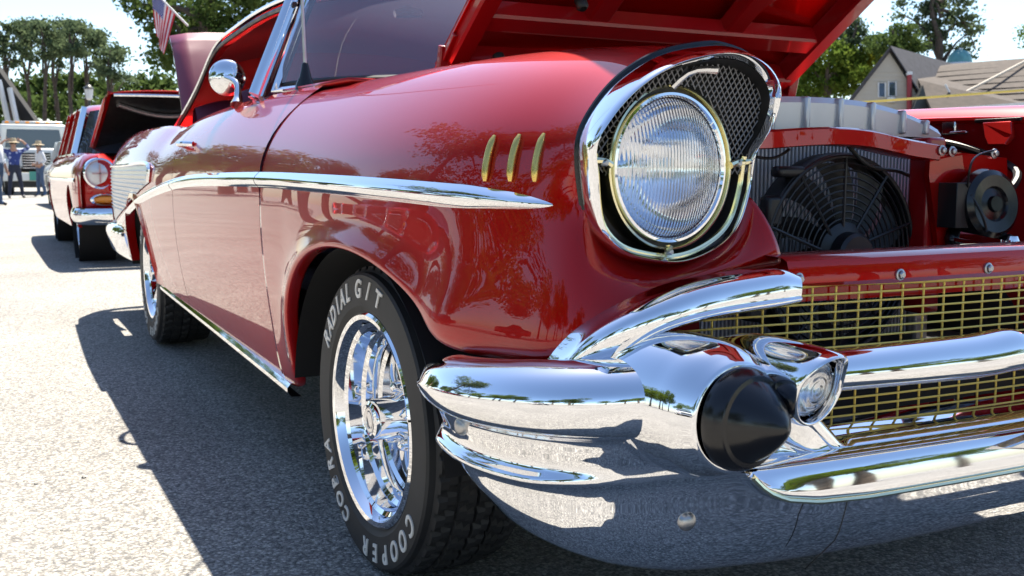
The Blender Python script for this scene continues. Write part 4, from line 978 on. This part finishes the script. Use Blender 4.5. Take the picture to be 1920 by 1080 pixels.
    if hood_open:
        sl_ = math.atan(.42)
        def hp_(x, d, n=0): return (x, 1.0-d*math.cos(sl_)-n*math.sin(sl_), .965+d*math.sin(sl_)-n*math.cos(sl_))
        rows = [[hp_(x*lerp(d, [0, 1.1, 1.3], [.62, .57, .52]), d, -.035*(1-x*x)+(.03 if d > 1.27 else 0)) for x in _ls(-1, 1, 15)] for d in _ls(0, 1.3, 14)]
        hd_ = m('hood', grid(rows), paint, solid=.012)
        m('hood_lining', grid([[hp_(x*.56, d, .02) for x in _ls(-1, 1, 9)] for d in _ls(.05, 1.22, 6)]), 'black_trim', hd_)
        for s in (-1, 1): m('hood_edge', bar(hp_(s*.59, .02, .012), hp_(s*.53, 1.28, .012), .03, .03), paint, hd_)
        m('hood_front_trim', tube([hp_(x, 1.29, .03+.03*abs(x)**2) for x in _ls(-.5, .5, 9)], .016, 8), 'chrome', hd_)
        m('hood_brace', tube(spline([hp_(-.45, 1.1, .035), hp_(-.2, .95, .04), hp_(.0, .9, .04), hp_(.2, .95, .04), hp_(.45, 1.1, .035)], 14), .022, 8), 'steel', hd_)
        m('engine_block', cat(box((0, .25, .76), (.5, .6, .2)), box((0, -.35, .68), (.6, .08, .3))), 'black_plastic', bevel=.02)
    else:
        rows = [[(x*.64, y, z+.05*(1-x*x)) for x in _ls(-1, 1, 13)] for y, z in ((-.80, .74), (-.80, .84), (-.72, .90), (-.3, .93), (.3, .945), (.95, .95))]
        m('hood', grid(rows), paint)
    return root
old_car('parked_car', 'red vintage car with raised black-lined hood parked right behind the foreground car', (.03, 7.85, 0), 0, 'red_paint', 'red_paint', True)
old_car('teal_car', 'white and teal old car beside the white truck, half hidden by the red car', (.80, 21.5, 0), rad(2), 'white_paint', 'white_paint', False, full=False, k=1.04)
# cars across the lot, on the photographer's left: they show in the door and chrome
for i, (x, y, mt, tx) in enumerate(((-7.6, 13.0, 'maroon_paint', 'dark maroon car across the lot, mirrored in the rear of the door'), (-8.2, 17.6, 'red_paint', 'red car with open hood across the lot, mirrored by the rear wheel'), (-7.2, 8.8, 'red_paint', 'bright red car across the lot, mirrored below the chrome side spear'), (-9.6, -3.2, 'white_paint', 'white car across the lot, mirrored in the bumper corner'))):
    old_car('parked_car', tx, (x, y, 0), rad(90), mt, mt, i == 1, 'cars parked across the lot', full=False)

# ---- white tow truck
T = Local((.05, 36, 0), 0)
TR = thing('tow_truck', 'white boxy tow truck with dark windshield and roof lights behind the standing people', 'truck', (.05, 36, 0))
def tm(n, vf, mat, parent=TR, **kw): return mk(n, *T(vf), mat, parent, **kw)
tm('cab', cat(box((.0, 2.2, 1.65), (2.1, 2.0, 1.5))), 'white_paint', bevel=.08)
tm('hood', box((0, .6, 1.22), (1.7, 1.5, .66)), 'white_paint', bevel=.1)
for sd in (-1, 1): tm('fender', box((sd*.85, .55, .95), (.42, 1.5, .5)), 'white_paint', bevel=.12)
tm('windscreen', prism([(-.9, 1.17, 1.60), (.9, 1.17, 1.60), (.82, 1.19, 2.22), (-.82, 1.19, 2.22)], (0, .02, 0)), 'dark_glass', bevel=.02)
for sd in (-1, 1): tm('side_window', prism([(sd*1.06, 1.45, 1.62), (sd*1.06, 2.4, 1.62), (sd*1.06, 2.4, 2.2), (sd*1.06, 1.55, 2.2)], (sd*.012, 0, 0)), 'dark_glass')
gr_ = tm('grille', box((0, -.16, 1.12), (.86, .06, .55)), 'black_trim')
for k in range(6): tm('grille_bar', box((0, -.2, .9+.085*k), (.84, .03, .02)), 'chrome_worn', gr_)
for sd in (-1, 1): tm('headlight', lathe([(.12, 0), (.12, .03), (.06, .05), (0, .055)], (sd*.68, -.17, 1.10), (0, -1, 0), 24), 'silver_paint')
bm_ = tm('front_bumper', box((0, -.35, .60), (2.1, .25, .28)), 'white_paint', bevel=.04)
tm('bumper_panel', box((.12, -.49, .63), (.75, .02, .30)), 'teal_paint', bm_)
tm('under_bumper', box((0, -.2, .36), (1.7, .3, .22)), 'black_trim')
lb_ = tm('light_bar', box((0, 1.6, 2.46), (1.9, .3, .10)), 'steel', bevel=.03)
for k in range(6): tm('marker_light', box((-.8+.32*k, 1.42, 2.47), (.12, .03, .06)), 'amber', lb_)
tm('body', cat(box((0, 5.2, .95), (2.0, 4.0, .4)), box((0, 4.5, 1.5), (1.6, .2, 1.0))), 'black_trim')
for sd in (-1, 1):
    for yy in (.55, 5.4):
        w_ = tm('wheel', lathe([(.25, 0), (.2, .02), (.1, -.02), (0, -.02)], (sd*.98, yy, .45), (sd, 0, 0), 24), 'steel')
        tm('tyre', lathe([(.25, 0), (.42, .02), (.45, -.03), (.45, -.25), (.3, -.28)], (sd*.98, yy, .45), (sd, 0, 0), 32), 'tyre', w_)
# boom of the wrecker behind it
BM = thing('crane_boom', 'dark slanted crane boom with pale struts rising above the white truck', 'crane', (.6, 42, 2.2))
A, B = UD(-40, 90, 46), UD(66, 240, 46)
mk('boom_arm', *bar(A, B, .45, .55), 'dark_void', BM, bevel=.05)
for (p, q) in (((-2, 150), (18, 240)), ((18, 165), (34, 240))): mk('boom_strut', *bar(UD(p[0], p[1], 45.5), UD(q[0], q[1], 45.5), .16, .16), 'grout_white', BM)
for k in range(4): mk('boom_rib', *bar(A+(B-A)*(.1+.25*k)+np.array((0, -.5, .2)), A+(B-A)*(.1+.25*k)+np.array((0, -.5, -.3)), .12, .1), 'pole_dark', BM)

# ---- people
def person(label, at, face, joints, mats, extra=None, scale=1.0, group=None):
    root = thing('person', label, 'person', at, group)
    me = bpy.data.meshes.new('body'); names = list(joints); ix = {n: i for i, n in enumerate(names)}
    E = [('pelvis', 'waist'), ('waist', 'chest'), ('chest', 'neck'), ('neck', 'head'), ('head', 'crown')]
    for s in 'lr': E += [('chest', 'sho_'+s), ('sho_'+s, 'elb_'+s), ('elb_'+s, 'wri_'+s), ('wri_'+s, 'han_'+s), ('pelvis', 'hip_'+s), ('hip_'+s, 'kne_'+s), ('kne_'+s, 'ank_'+s), ('ank_'+s, 'toe_'+s)]
    c, s_n = math.cos(face), math.sin(face)
    P = [joints[n][0] for n in names]
    P = [(x*c-y*s_n, x*s_n+y*c, z) for x, y, z in P]
    me.from_pydata([tuple(np.array(p)*scale) for p in P], [(ix[a], ix[b]) for a, b in E if a in ix and b in ix], [])
    o = bpy.data.objects.new('body', me); COL.objects.link(o)
    sk = o.modifiers.new('skin', 'SKIN'); sk.use_smooth_shade = True; sb = o.modifiers.new('sub', 'SUBSURF'); sb.levels = 2
    sv = me.skin_vertices[0].data
    for n in names: r_ = joints[n][1]; sv[ix[n]].radius = ((r_, r_) if not isinstance(r_, tuple) else r_); sv[ix[n]].radius = tuple(q*scale for q in sv[ix[n]].radius)
    sv[ix['pelvis']].use_root = True
    dg = bpy.context.evaluated_depsgraph_get(); m2 = bpy.data.meshes.new_from_object(o.evaluated_get(dg)); bpy.data.objects.remove(o)
    for mm in mats: m2.materials.append(MATS[mm])
    J = {n: np.array(P[ix[n]])*scale for n in names}
    for p in m2.polygons:
        q = np.array(p.center); p.use_smooth = True
        best = min(J, key=lambda n: np.linalg.norm(J[n]-q)-.02)
        grp = best.split('_')[0]
        p.material_index = {'head': 0, 'crown': 0, 'neck': 0, 'wri': 0, 'han': 0, 'elb': 0 if mats[3] == 'short' else 1, 'sho': 1, 'chest': 1, 'waist': 1, 'pelvis': 2, 'hip': 2, 'kne': 2, 'ank': 2, 'toe': 3}.get(grp, 1) if True else 0
    ob = bpy.data.objects.new('body', m2); link(ob, root, at)
    h = J['head']; d = np.array((s_n, -c, 0))
    at = np.array(at)
    # face and hair
    rgt = np.array((c, s_n, 0))
    mk('hair', *lathe([(.0, .055), (.05, .045), (.083, .01), (.092, -.03), (.088, -.075), (.075, -.085)], at+h+np.array((0, 0, .085))-d*.012, (0, 0, 1), 20), 'hair', root)
    mk('nose', *lathe([(.016, 0), (.012, .014), (0, .022)], at+h+d*.085*scale, tuple(d+np.array((0, 0, -.3))), 10), 'skin', root)
    for s in (-1, 1):
        mk('eye', *lathe([(.011, 0), (.007, .005), (0, .007)], at+h+d*.078*scale+rgt*.032*s+np.array((0, 0, .025)), tuple(d), 10), 'hair', root)
        mk('ear', *lathe([(.022, 0), (.018, .012), (0, .014)], at+h+rgt*.082*s*scale, tuple(rgt*s), 10), 'skin', root)
    mk('mouth', *box(at+h+d*.082*scale+np.array((0, 0, -.045)), (.045, .012, .01)), 'seat_red', root)
    for sd in 'lr':   # five fingers on each hand
        w = J['wri_'+sd]; hh = J['han_'+sd]; dv = hh-w; dv /= np.linalg.norm(dv)+1e-9; sv_ = np.cross(dv, d); sv_ /= np.linalg.norm(sv_)+1e-9
        for k in range(5):
            b = at+hh+sv_*(.03-.018*k if k < 4 else -.045)*scale-(dv*.02 if k == 4 else 0); ln = (.065, .075, .07, .055, .05)[k]
            dd = dv if k < 4 else (dv*.6-sv_*.8)
            mk('finger', *tube([b, b+dd*ln*.5*scale, b+dd*ln*.95*scale+d*.018], [.010, .009, .006], 6), 'skin', root)
    if extra: extra(root, at, J, d, rgt)
    return root
def stance(sl, sr, arms, lean=0.0, sc=1.0):
    j = {'pelvis': ((0, 0, .94), (.15, .11)), 'waist': ((0, 0, 1.10), (.145, .10)), 'chest': ((0, .01, 1.34), (.17, .115)), 'neck': ((0, .0, 1.50), .055), 'head': ((0, -.02, 1.62), (.082, .095)), 'crown': ((0, -.01, 1.70), .07)}
    for s, sg, st in (('l', 1, sl), ('r', -1, sr)):
        j['hip_'+s] = ((sg*.10, 0, .86), .095); j['kne_'+s] = ((sg*.11+st[0]*.5, st[1]*.5-.01, .48), .068); j['ank_'+s] = ((sg*.12+st[0], st[1]+.02, .09), .05); j['toe_'+s] = ((sg*.13+st[0], st[1]-.14, .035), (.042, .035))
        a = arms[s]; j['sho_'+s] = ((sg*.19, .01, 1.41), .062); j['elb_'+s] = (a[0], .046); j['wri_'+s] = (a[1], .032); j['han_'+s] = (a[2], (.040, .025))
    return j
def hat(root, at, J, d, rgt):
    h = at+J['head']; mk('hat', *lathe([(.0, .13), (.07, .125), (.092, .06), (.095, .02), (.18, .0), (.185, -.008), (.1, .005)], h+np.array((0, 0, .06)), (0, 0, 1), 28), 'straw', root)
up_arms = {'l': ((.44, -.02, 1.52), (.24, -.05, 1.73), (.16, -.06, 1.76)), 'r': ((-.44, -.02, 1.52), (-.24, -.05, 1.73), (-.16, -.06, 1.76))}
dn = {'l': ((.27, .02, 1.13), (.29, -.05, .88), (.28, -.08, .79)), 'r': ((-.27, .02, 1.13), (-.29, -.05, .88), (-.28, -.08, .79))}
pk = {'l': ((.30, .06, 1.15), (.20, -.12, 1.02), (.13, -.17, 1.03)), 'r': ((-.30, .06, 1.15), (-.20, -.12, 1.02), (-.13, -.17, 1.03))}
person('person in blue floral shirt and dark trousers, both arms raised to the hat', (-.74, 31, 0), rad(6), stance((.08, .02), (-.06, -.03), up_arms), ['skin', 'floral_shirt', 'navy_cloth', 'black_trim'], hat, .96)
person('person in white shirt and jeans standing by the truck grille', (.02, 33, 0), rad(-70), stance((.03, .05), (-.03, -.04), pk), ['skin', 'white_cloth', 'jeans', 'black_trim'], hat, .95)
person('person in jeans stepping out of the picture at its left edge', (-1.24, 24.2, 0), rad(60), stance((.06, .14), (-.04, -.14), dn), ['skin', 'white_cloth', 'jeans', 'black_trim'], None, .95)
person('person in tan shirt across the lot, mirrored in the red door', (-3.4, 9.2, 0), rad(80), stance((.03, .03), (-.03, -.03), pk), ['skin', 'tan_cloth', 'navy_cloth', 'black_trim'], None, 1.0)

# ---- trees
def leaf_cloud(blobs, n, size, seed, shell=.55):
    g = np.random.default_rng(seed); B = np.array(blobs, float); vol = B[:, 3]*B[:, 4]*B[:, 5]; pr = vol**.8/np.sum(vol**.8)
    k = g.choice(len(B), n, p=pr); dirs = g.normal(size=(n, 3)); dirs /= np.linalg.norm(dirs, axis=1)[:, None]
    rr = (shell+(1-shell)*g.random(n))**1.0*g.choice([1, .85, 1.06], n)
    C_ = B[k, :3]+dirs*rr[:, None]*B[k, 3:6]
    # pull leaves into twigs so that gaps open between them
    tw = C_[g.integers(0, n, max(8, n//14))]; j = g.integers(0, len(tw), n); near = tw[j]
    mask = g.random(n) < .62; C_[mask] = near[mask]+g.normal(size=(mask.sum(), 3))*size*1.5*np.array((1, 1, .55))
    a = g.normal(size=(n, 3)); a /= np.linalg.norm(a, axis=1)[:, None]; b = np.cross(a, g.normal(size=(n, 3))); b /= np.linalg.norm(b, axis=1)[:, None]
    s = size*(.55+.9*g.random(n))[:, None]
    V = np.stack([C_-a*s*.5, C_+b*s*.32, C_+a*s*.6, C_-b*s*.32], 1).reshape(-1, 3)
    return V, [(4*i, 4*i+1, 4*i+2, 4*i+3) for i in range(n)]
def tree(name, label, base, trunk_r, top, blobs, n, size, leaf, seed, group=None, limbs=5):
    base = np.array(base, float); root = thing(name, label, 'tree', tuple(base), group); g = random.Random(seed); h = top-base[2]
    pts = [base+np.array((g.uniform(-.03, .03)*h*(k/6), g.uniform(-.03, .03)*h*(k/6), h*k/6)) for k in range(7)]
    vf = [tube(spline(pts, 14), list(_ls(trunk_r*1.25, trunk_r*.35, 14)), 9)]
    for b in g.sample(list(blobs), min(limbs, len(blobs))):
        t = g.uniform(.45, .9); p0 = pts[0]+(pts[-1]-pts[0])*t; p2 = np.array(b[:3]); pm = (p0+p2)/2+np.array((0, 0, .06*h))
        vf.append(tube(spline([p0, pm, p2], 8), list(_ls(trunk_r*.45, trunk_r*.1, 8)), 6))
    mk('trunk', *cat(*vf), 'bark', root); V, Fc = leaf_cloud(blobs, n, size, seed); mk('crown', V, Fc, leaf, root, smooth=False); return root
def pblob(px, py, depth, rx, ry, k=.8):
    c = UD(px, py, depth); s = depth/F_PX; return (c[0], c[1], c[2], rx*s, rx*s*k, ry*s)
def ptree(name, label, px, depth, blobs, n, size, leaf, seed, tr=.16, group=None, top=None, limbs=5):
    b = UD(px, 300, depth); bl = []
    for x, y, rx, ry in blobs:
        if name == 'pine_tree':   # loose tufts with sky between them
            bl += [pblob(x+random.uniform(-1, 1)*rx*.8, y+random.uniform(-1, 1)*ry*.8, depth+random.uniform(-1.2, 1.2), rx*.36, ry*.28) for _ in range(7)]
        else: bl.append(pblob(x, y, depth+random.uniform(-1, 1), rx, ry))
    tp = UD(px, top if top is not None else min(y for _, y, _, _ in blobs), depth)[2]
    return tree(name, label, (b[0], b[1], 0), tr, tp, bl, n, size, leaf, seed, group, limbs)
pines = [(22, 62, [(8, 88, 26, 22), (30, 62, 24, 18), (20, 118, 18, 14), (40, 92, 16, 14)], 'pine at the left edge of the picture with a rounded crown'),
         (58, 66, [(58, 50, 28, 14), (48, 80, 18, 14), (70, 76, 20, 14), (60, 112, 14, 10)], 'tall flat-crowned pine above the windshield of the white truck'),
         (88, 63, [(86, 56, 22, 16), (100, 84, 18, 14), (78, 105, 14, 10)], 'slim pine between the truck and the small teal car'),
         (112, 67, [(114, 50, 26, 14), (126, 74, 16, 12), (106, 92, 16, 14), (118, 118, 12, 9)], 'tallest pine of the left row with a double crown'),
         (142, 62, [(146, 60, 20, 14), (136, 86, 16, 14), (152, 100, 18, 12)], 'leaning pine left of the street lamp'),
         (172, 65, [(174, 66, 28, 18), (186, 90, 24, 14), (162, 98, 16, 12), (178, 120, 16, 9)], 'broad pine over the lamp post behind the parked red car'),
         (208, 61, [(212, 108, 22, 14), (222, 98, 14, 10), (200, 132, 20, 10), (228, 146, 18, 8)], 'short ragged pine at the right end of the left row')]
for i, (px, dp, bl, lb) in enumerate(pines): ptree('pine_tree', lb, px, dp, bl, 2400, .20, 'pine_leaf', 20+i, .15, 'pines along the left skyline')
wb_ = [pblob(x, 205+random.uniform(-18, 12), 74+random.uniform(-4, 6), 22, 34) for x in range(-60, 330, 14)]+[pblob(x, 165+random.uniform(-14, 10), 78, 20, 22) for x in range(-60, 330, 18)]
wd_ = mk('woodland', *leaf_cloud(wb_, 9000, .42, 5, .3), 'oak_leaf', None, smooth=False); tag(wd_, 'dark low woodland behind the pine trunks', 'woodland', kind='stuff')
ptree('oak_tree', 'big leafy tree overhanging behind the flag and the raised trunk lid', 400, 36, [(260, 10, 34, 26), (300, 40, 44, 40), (350, 20, 60, 40), (420, 10, 70, 44), (330, 95, 44, 36), (370, 70, 50, 40), (300, 110, 26, 22), (480, -10, 60, 40), (250, -20, 40, 24), (440, 60, 50, 40)], 9000, .16, 'oak_leaf', 41, .3, limbs=8)
ptree('broadleaf_tree', 'bright green spreading tree beside the raised hood, left of the gabled house', 1545, 70, [(1500, 120, 44, 34), (1545, 105, 50, 34), (1590, 120, 44, 34), (1520, 160, 60, 30), (1580, 155, 50, 28), (1490, 175, 40, 24), (1615, 140, 26, 22)], 11000, .24, 'bright_leaf', 51, .3, top=120)
ptree('pine_tree', 'dark tall pine behind the bright green tree', 1590, 72, [(1590, 50, 26, 22), (1605, 75, 30, 20), (1575, 90, 26, 22), (1620, 100, 30, 16), (1560, 60, 18, 16)], 4200, .22, 'pine_leaf', 52, .2)
ptree('pine_tree', 'huge dark pine standing over the roof of the gabled house', 1745, 74, [(1740, -40, 60, 30), (1715, 20, 34, 20), (1770, 10, 50, 26), (1800, 40, 44, 18), (1730, 60, 40, 20), (1780, 80, 46, 18), (1830, 62, 28, 9), (1710, 95, 30, 16), (1815, 100, 22, 9)], 7500, .24, 'pine_leaf', 53, .3, top=-40, limbs=9)
ptree('olive_tree', 'olive green bushy tree directly behind the gable', 1675, 68, [(1660, 88, 34, 22), (1700, 85, 34, 22), (1640, 80, 22, 20), (1690, 60, 26, 18)], 4200, .2, 'oak_leaf', 54, .2)
ptree('young_tree', 'small yellow green tree at the left slope of the gable', 1632, 72, [(1632, 112, 22, 14), (1645, 105, 16, 10), (1620, 130, 16, 12)], 2200, .2, 'yellow_leaf', 55, .1)
ptree('roadside_tree', 'tree whose twigs enter at the upper right edge of the picture', 1965, 50, [(1940, 60, 30, 24), (1970, 30, 40, 30), (1975, 90, 40, 24), (1915, 86, 10, 6)], 2600, .14, 'bright_leaf', 56, .14)
# trees on the photographer's side, seen in the paint and chrome
fr_tree = []
def refl_tree(label, x, y, h, leaf, seed, src=None):
    if src is None:
        g = random.Random(seed); bl = [(x+g.uniform(-.28, .28)*h, y+g.uniform(-.28, .28)*h, h*g.uniform(.45, .92), h*.17, h*.17, h*.12) for _ in range(12)]
        return tree('lot_tree', label, (x, y, 0), h*.028, h*.85, bl, 5200, h*.028, leaf, seed, 'trees behind the photographer')
    r0 = src; n = r0.copy(); COL.objects.link(n); n.location = (x, y, 0); n['label'] = label; n.scale = (h, h, h)
    n.rotation_euler = (0, 0, seed*1.3)
    for ch in r0.children:
        c = ch.copy(); COL.objects.link(c); c.parent = n
    return n
t1 = refl_tree('wide lot tree mirrored in the fender around the gold trims', -13, -9, 7.5, 'oak_leaf', 61)
t2 = refl_tree('lighter lot tree mirrored in the bumper wing', -16, 3, 7.0, 'bright_leaf', 62)
t3 = refl_tree('tall dark lot tree mirrored high on the fender behind the headlight', -9.5, 11.5, 10.5, 'pine_leaf', 63)
spots = [(-11+3.1*math.sin(i*2.1), 30+4.5*i, 1.0+.15*math.sin(i*1.7)) for i in range(7)]+[(-17.5-2*math.sin(i*1.3), -13+4.3*i, .9+.22*math.sin(i*2.3)) for i in range(10)]+[(-14+4.4*i, -21-2.5*math.sin(i*1.9), .95+.2*math.sin(i*1.1)) for i in range(11)]
for i, (x, y, k) in enumerate(spots):
    refl_tree('green tree round the edge of the lot, seen only mirrored in paint and chrome', x, y, k, None, i+1, (t1, t2)[i % 2])
DB = [(45, 902), (67, 908), (157, 896), (115, 995), (228, 827)]
for i, (px, py) in enumerate(DB):
    p = np.array(U(px, py, 'z', 0)); r_ = .0022+.0012*(i % 3); mk_ = mk('asphalt_chip', *lathe([(r_*1.4, 0), (r_*1.2, r_*.5), (r_*.4, r_*.8), (0, r_*.8)], p, (0, 0, 1), 7), 'black_trim', None, smooth=False, base=True)
    tag(mk_, 'tiny dark chip lying on the sunlit asphalt at lower left', 'chip', 'dark chips on the asphalt')

# ---- lamp posts
def lamp_post(label, px, py, depth):
    top = UD(px, py, depth); root = thing('street_lamp', label, 'street lamp', (top[0], top[1], 0), None)
    mk('post', *tube([(top[0], top[1], 0), (top[0], top[1], 1), (top[0], top[1], top[2]-.75)], [.11, .07, .055], 10), 'pole_dark', root)
    mk('lantern', *lathe([(.06, -.75), (.14, -.68), (.20, -.25), (.20, -.22)], top, (0, 0, 1), 8), 'grout_white', root, ang=20)
    mk('lantern_cap', *lathe([(.24, -.23), (.22, -.18), (.10, -.05), (.04, -.02), (.03, .05), (0, .08)], top, (0, 0, 1), 12), 'pole_dark', root)
lamp_post('lantern street lamp with pale glass between the pine trunks', 166, 158, 48)
# ---- flag on a slanted staff
FL = thing('flag', 'striped flag with blue starred corner hanging from a slanted white staff', 'flag', tuple(UD(350, 60, 11.5)))
a, b = UD(280, -25, 11.5), UD(352, 48, 11.5)
mk('flag_staff', *tube([a, b], .013, 8), 'grout_white', FL)
NA, NB = 22, 26; rows = []
tl_, tr_ = UD(283, -18, 11.5), UD(330, 26, 11.5); bl_, br_ = UD(294, 68, 11.5), UD(306, 104, 11.5)
for i in range(NA):
    v = i/(NA-1); L0 = tl_*(1-v)+bl_*v; R0 = tr_*(1-v)+br_*v
    rows.append([L0*(1-u)+R0*u+np.array((.0, .045*math.sin(u*9+v*3)*(.3+v), .01*math.sin(u*7))) for u in _ls(0, 1, NB)])
V, Fc = grid(rows); fl_ = mk('flag_cloth', V, Fc, 'flag_cloth', FL)
uv = fl_.data.uv_layers.new(name='UVMap')
for lp in fl_.data.loops:
    i, j = divmod(lp.vertex_index, NB); uv.data[lp.index].uv = (i/(NA-1), 1-j/(NB-1))
# ---- gabled house and the long brown roof
H0 = 60.0; fwd = _f0
HOUSE = thing('house', 'beige gabled house with grey roof, teal dome and long brown roof', 'house', tuple((UD(1665, 200, H0))*np.array((1, 1, 0))))
gab = [UD(1566, 222, H0), UD(1665, 95, H0), UD(1748, 222, H0)]
gab = [gab[0]-np.array((0, 0, 4)), gab[0], gab[1], gab[2], gab[2]-np.array((0, 0, 4))]
rdg = (UD(1790, 119, H0+10)-UD(1665, 95, H0)); rdg = np.array((rdg[0], rdg[1], 0))
mk('wall', *prism(gab, tuple(rdg)), 'siding', HOUSE, smooth=False)
for k in range(16):   # clapboards
    z = gab[1][2]-1.2+k*.26; t = (z-gab[1][2])/(gab[2][2]-gab[1][2]); t = max(0, min(.97, t)); l_ = gab[1]+(gab[2]-gab[1])*t; r_ = gab[3]+(gab[2]-gab[3])*t
    l_ = np.array((l_[0], l_[1], z)); r_ = np.array((r_[0], r_[1], z)); mk('clapboard', *bar(l_-fwd*.01, r_-fwd*.01, .03, .03), 'siding', HOUSE, smooth=False)
for i, j in ((1, 2), (3, 2)):
    e = gab[i]+(gab[i]-gab[2])*.06; q = gab[2]+np.array((0, 0, .05)); o1 = -fwd*.35+np.array((0, 0, .08)); o2 = rdg+np.array((0, 0, .08))
    mk('roof', *prism([e+o1, q+o1, q+o2, e+o2], (0, 0, .12)), 'shingle_grey', HOUSE, smooth=False)
for x0, x1, y0, y1 in ((1647, 1660, 155, 182), (1666, 1680, 153, 180)):
    w4 = [UD(x0, y1, H0-.05), UD(x1, y1, H0-.05), UD(x1, y0, H0-.05), UD(x0, y0, H0-.05)]
    wf = mk('window', *tube(w4, .05, 4, closed=True), 'grout_white', HOUSE, smooth=False); mk('pane', *prism(w4, tuple(fwd*.03)), 'dark_glass', wf, smooth=False)
mk('window_unit', *box(UD(1671, 187, H0-.2), (.35, .35, .3)), 'grout_white', HOUSE, bevel=.03)
mk('down_pipe', *tube([UD(1705, 138, H0-.3), UD(1705, 215, H0-.3)], .15, 10), 'brick_red', HOUSE)
mk('pipe_cap', *tube([UD(1705, 135, H0-.3), UD(1705, 141, H0-.3)], .18, 10), 'grout_white', HOUSE)
br = [UD(1722, 150, 60), UD(1712, 131, 66), UD(1790, 119, 67), UD(1935, 108, 67), UD(1990, 108, 67), UD(1990, 212, 56), UD(1750, 212, 57)]
mk('long_roof', *prism(br, (0, 0, -.2)), 'shingle', HOUSE, smooth=False)
for k in range(1, 9):
    t = k/9; l_ = UD(1750, 212, 57)*(1-t)+UD(1714, 132, 66)*t; r_ = UD(1990, 212, 56)*(1-t)+UD(1990, 108, 67)*t; mk('shingle_course', *bar(l_+np.array((0, 0, .03)), r_+np.array((0, 0, .03)), .12, .05), 'shingle', HOUSE, smooth=False)
mk('hip_cap', *tube([UD(1812, 172, 59.0), UD(1870, 142, 62), UD(1935, 108, 66.4)], .08, 6), 'siding', HOUSE)
mk('roof_vent', *tube([UD(1780, 173, 58.6), UD(1772, 158, 58.6)], .06, 8), 'grout_white', HOUSE)
mk('dark_gable', *prism([UD(1712, 205, 58.5), UD(1731, 160, 58.5), UD(1742, 205, 58.5)], tuple(fwd*.4)), 'pole_dark', HOUSE, smooth=False)
dc = UD(1799, 118, 72)
dm = mk('dome', *lathe([(.83*math.cos(a), .95*math.sin(a)) for a in _ls(0, math.pi/2, 9)], dc, (0, 0, 1), 24), 'copper_green', HOUSE)
mk('dome_base', *lathe([(1.0, -1.2), (1.0, -.1), (.9, 0), (.8, 0)], dc, (0, 0, 1), 16), 'grout_white', dm, ang=20); mk('dome_finial', *lathe([(.12, .9), (.1, 1.0), (0, 1.08)], dc, (0, 0, 1), 10), 'grout_white', dm)
# ---- pale railing and yellow rope across the lot
RL = thing('railing', 'pale horizontal railing beyond the far fender, below the brown roof', 'railing', tuple(UD(1780, 215, 20)*np.array((1, 1, 0))))
a, b = UD(1650, 214, 20), UD(1990, 190, 20); mk('top_rail', *bar(a, b, .10, .06), 'grout_white', RL); mk('lower_rail', *bar(a-np.array((0, 0, .12)), b-np.array((0, 0, .12)), .05, .05), 'grout_white', RL)
for t in _ls(0, 1, 7): p = a+(b-a)*t; mk('post', *box((p[0], p[1], p[2]/2), (.06, .06, p[2])), 'grout_white', RL)
RP = thing('barrier_rope', 'yellow rope strung across in front of the gabled house', 'rope', tuple(UD(1500, 198, 9)))
pts = spline([UD(1490, 198, 9), UD(1580, 194, 9), UD(1720, 184, 9.2), UD(1920, 169, 9.4), UD(2050, 158, 9.5)], 24); mk('rope', *tube(pts, .012, 6), 'rope_yellow', RP)
for p in (pts[0], pts[-1]): mk('stanchion', *tube([(p[0], p[1], 0), (p[0], p[1], p[2]+.05)], .025, 8), 'rope_yellow', RP)
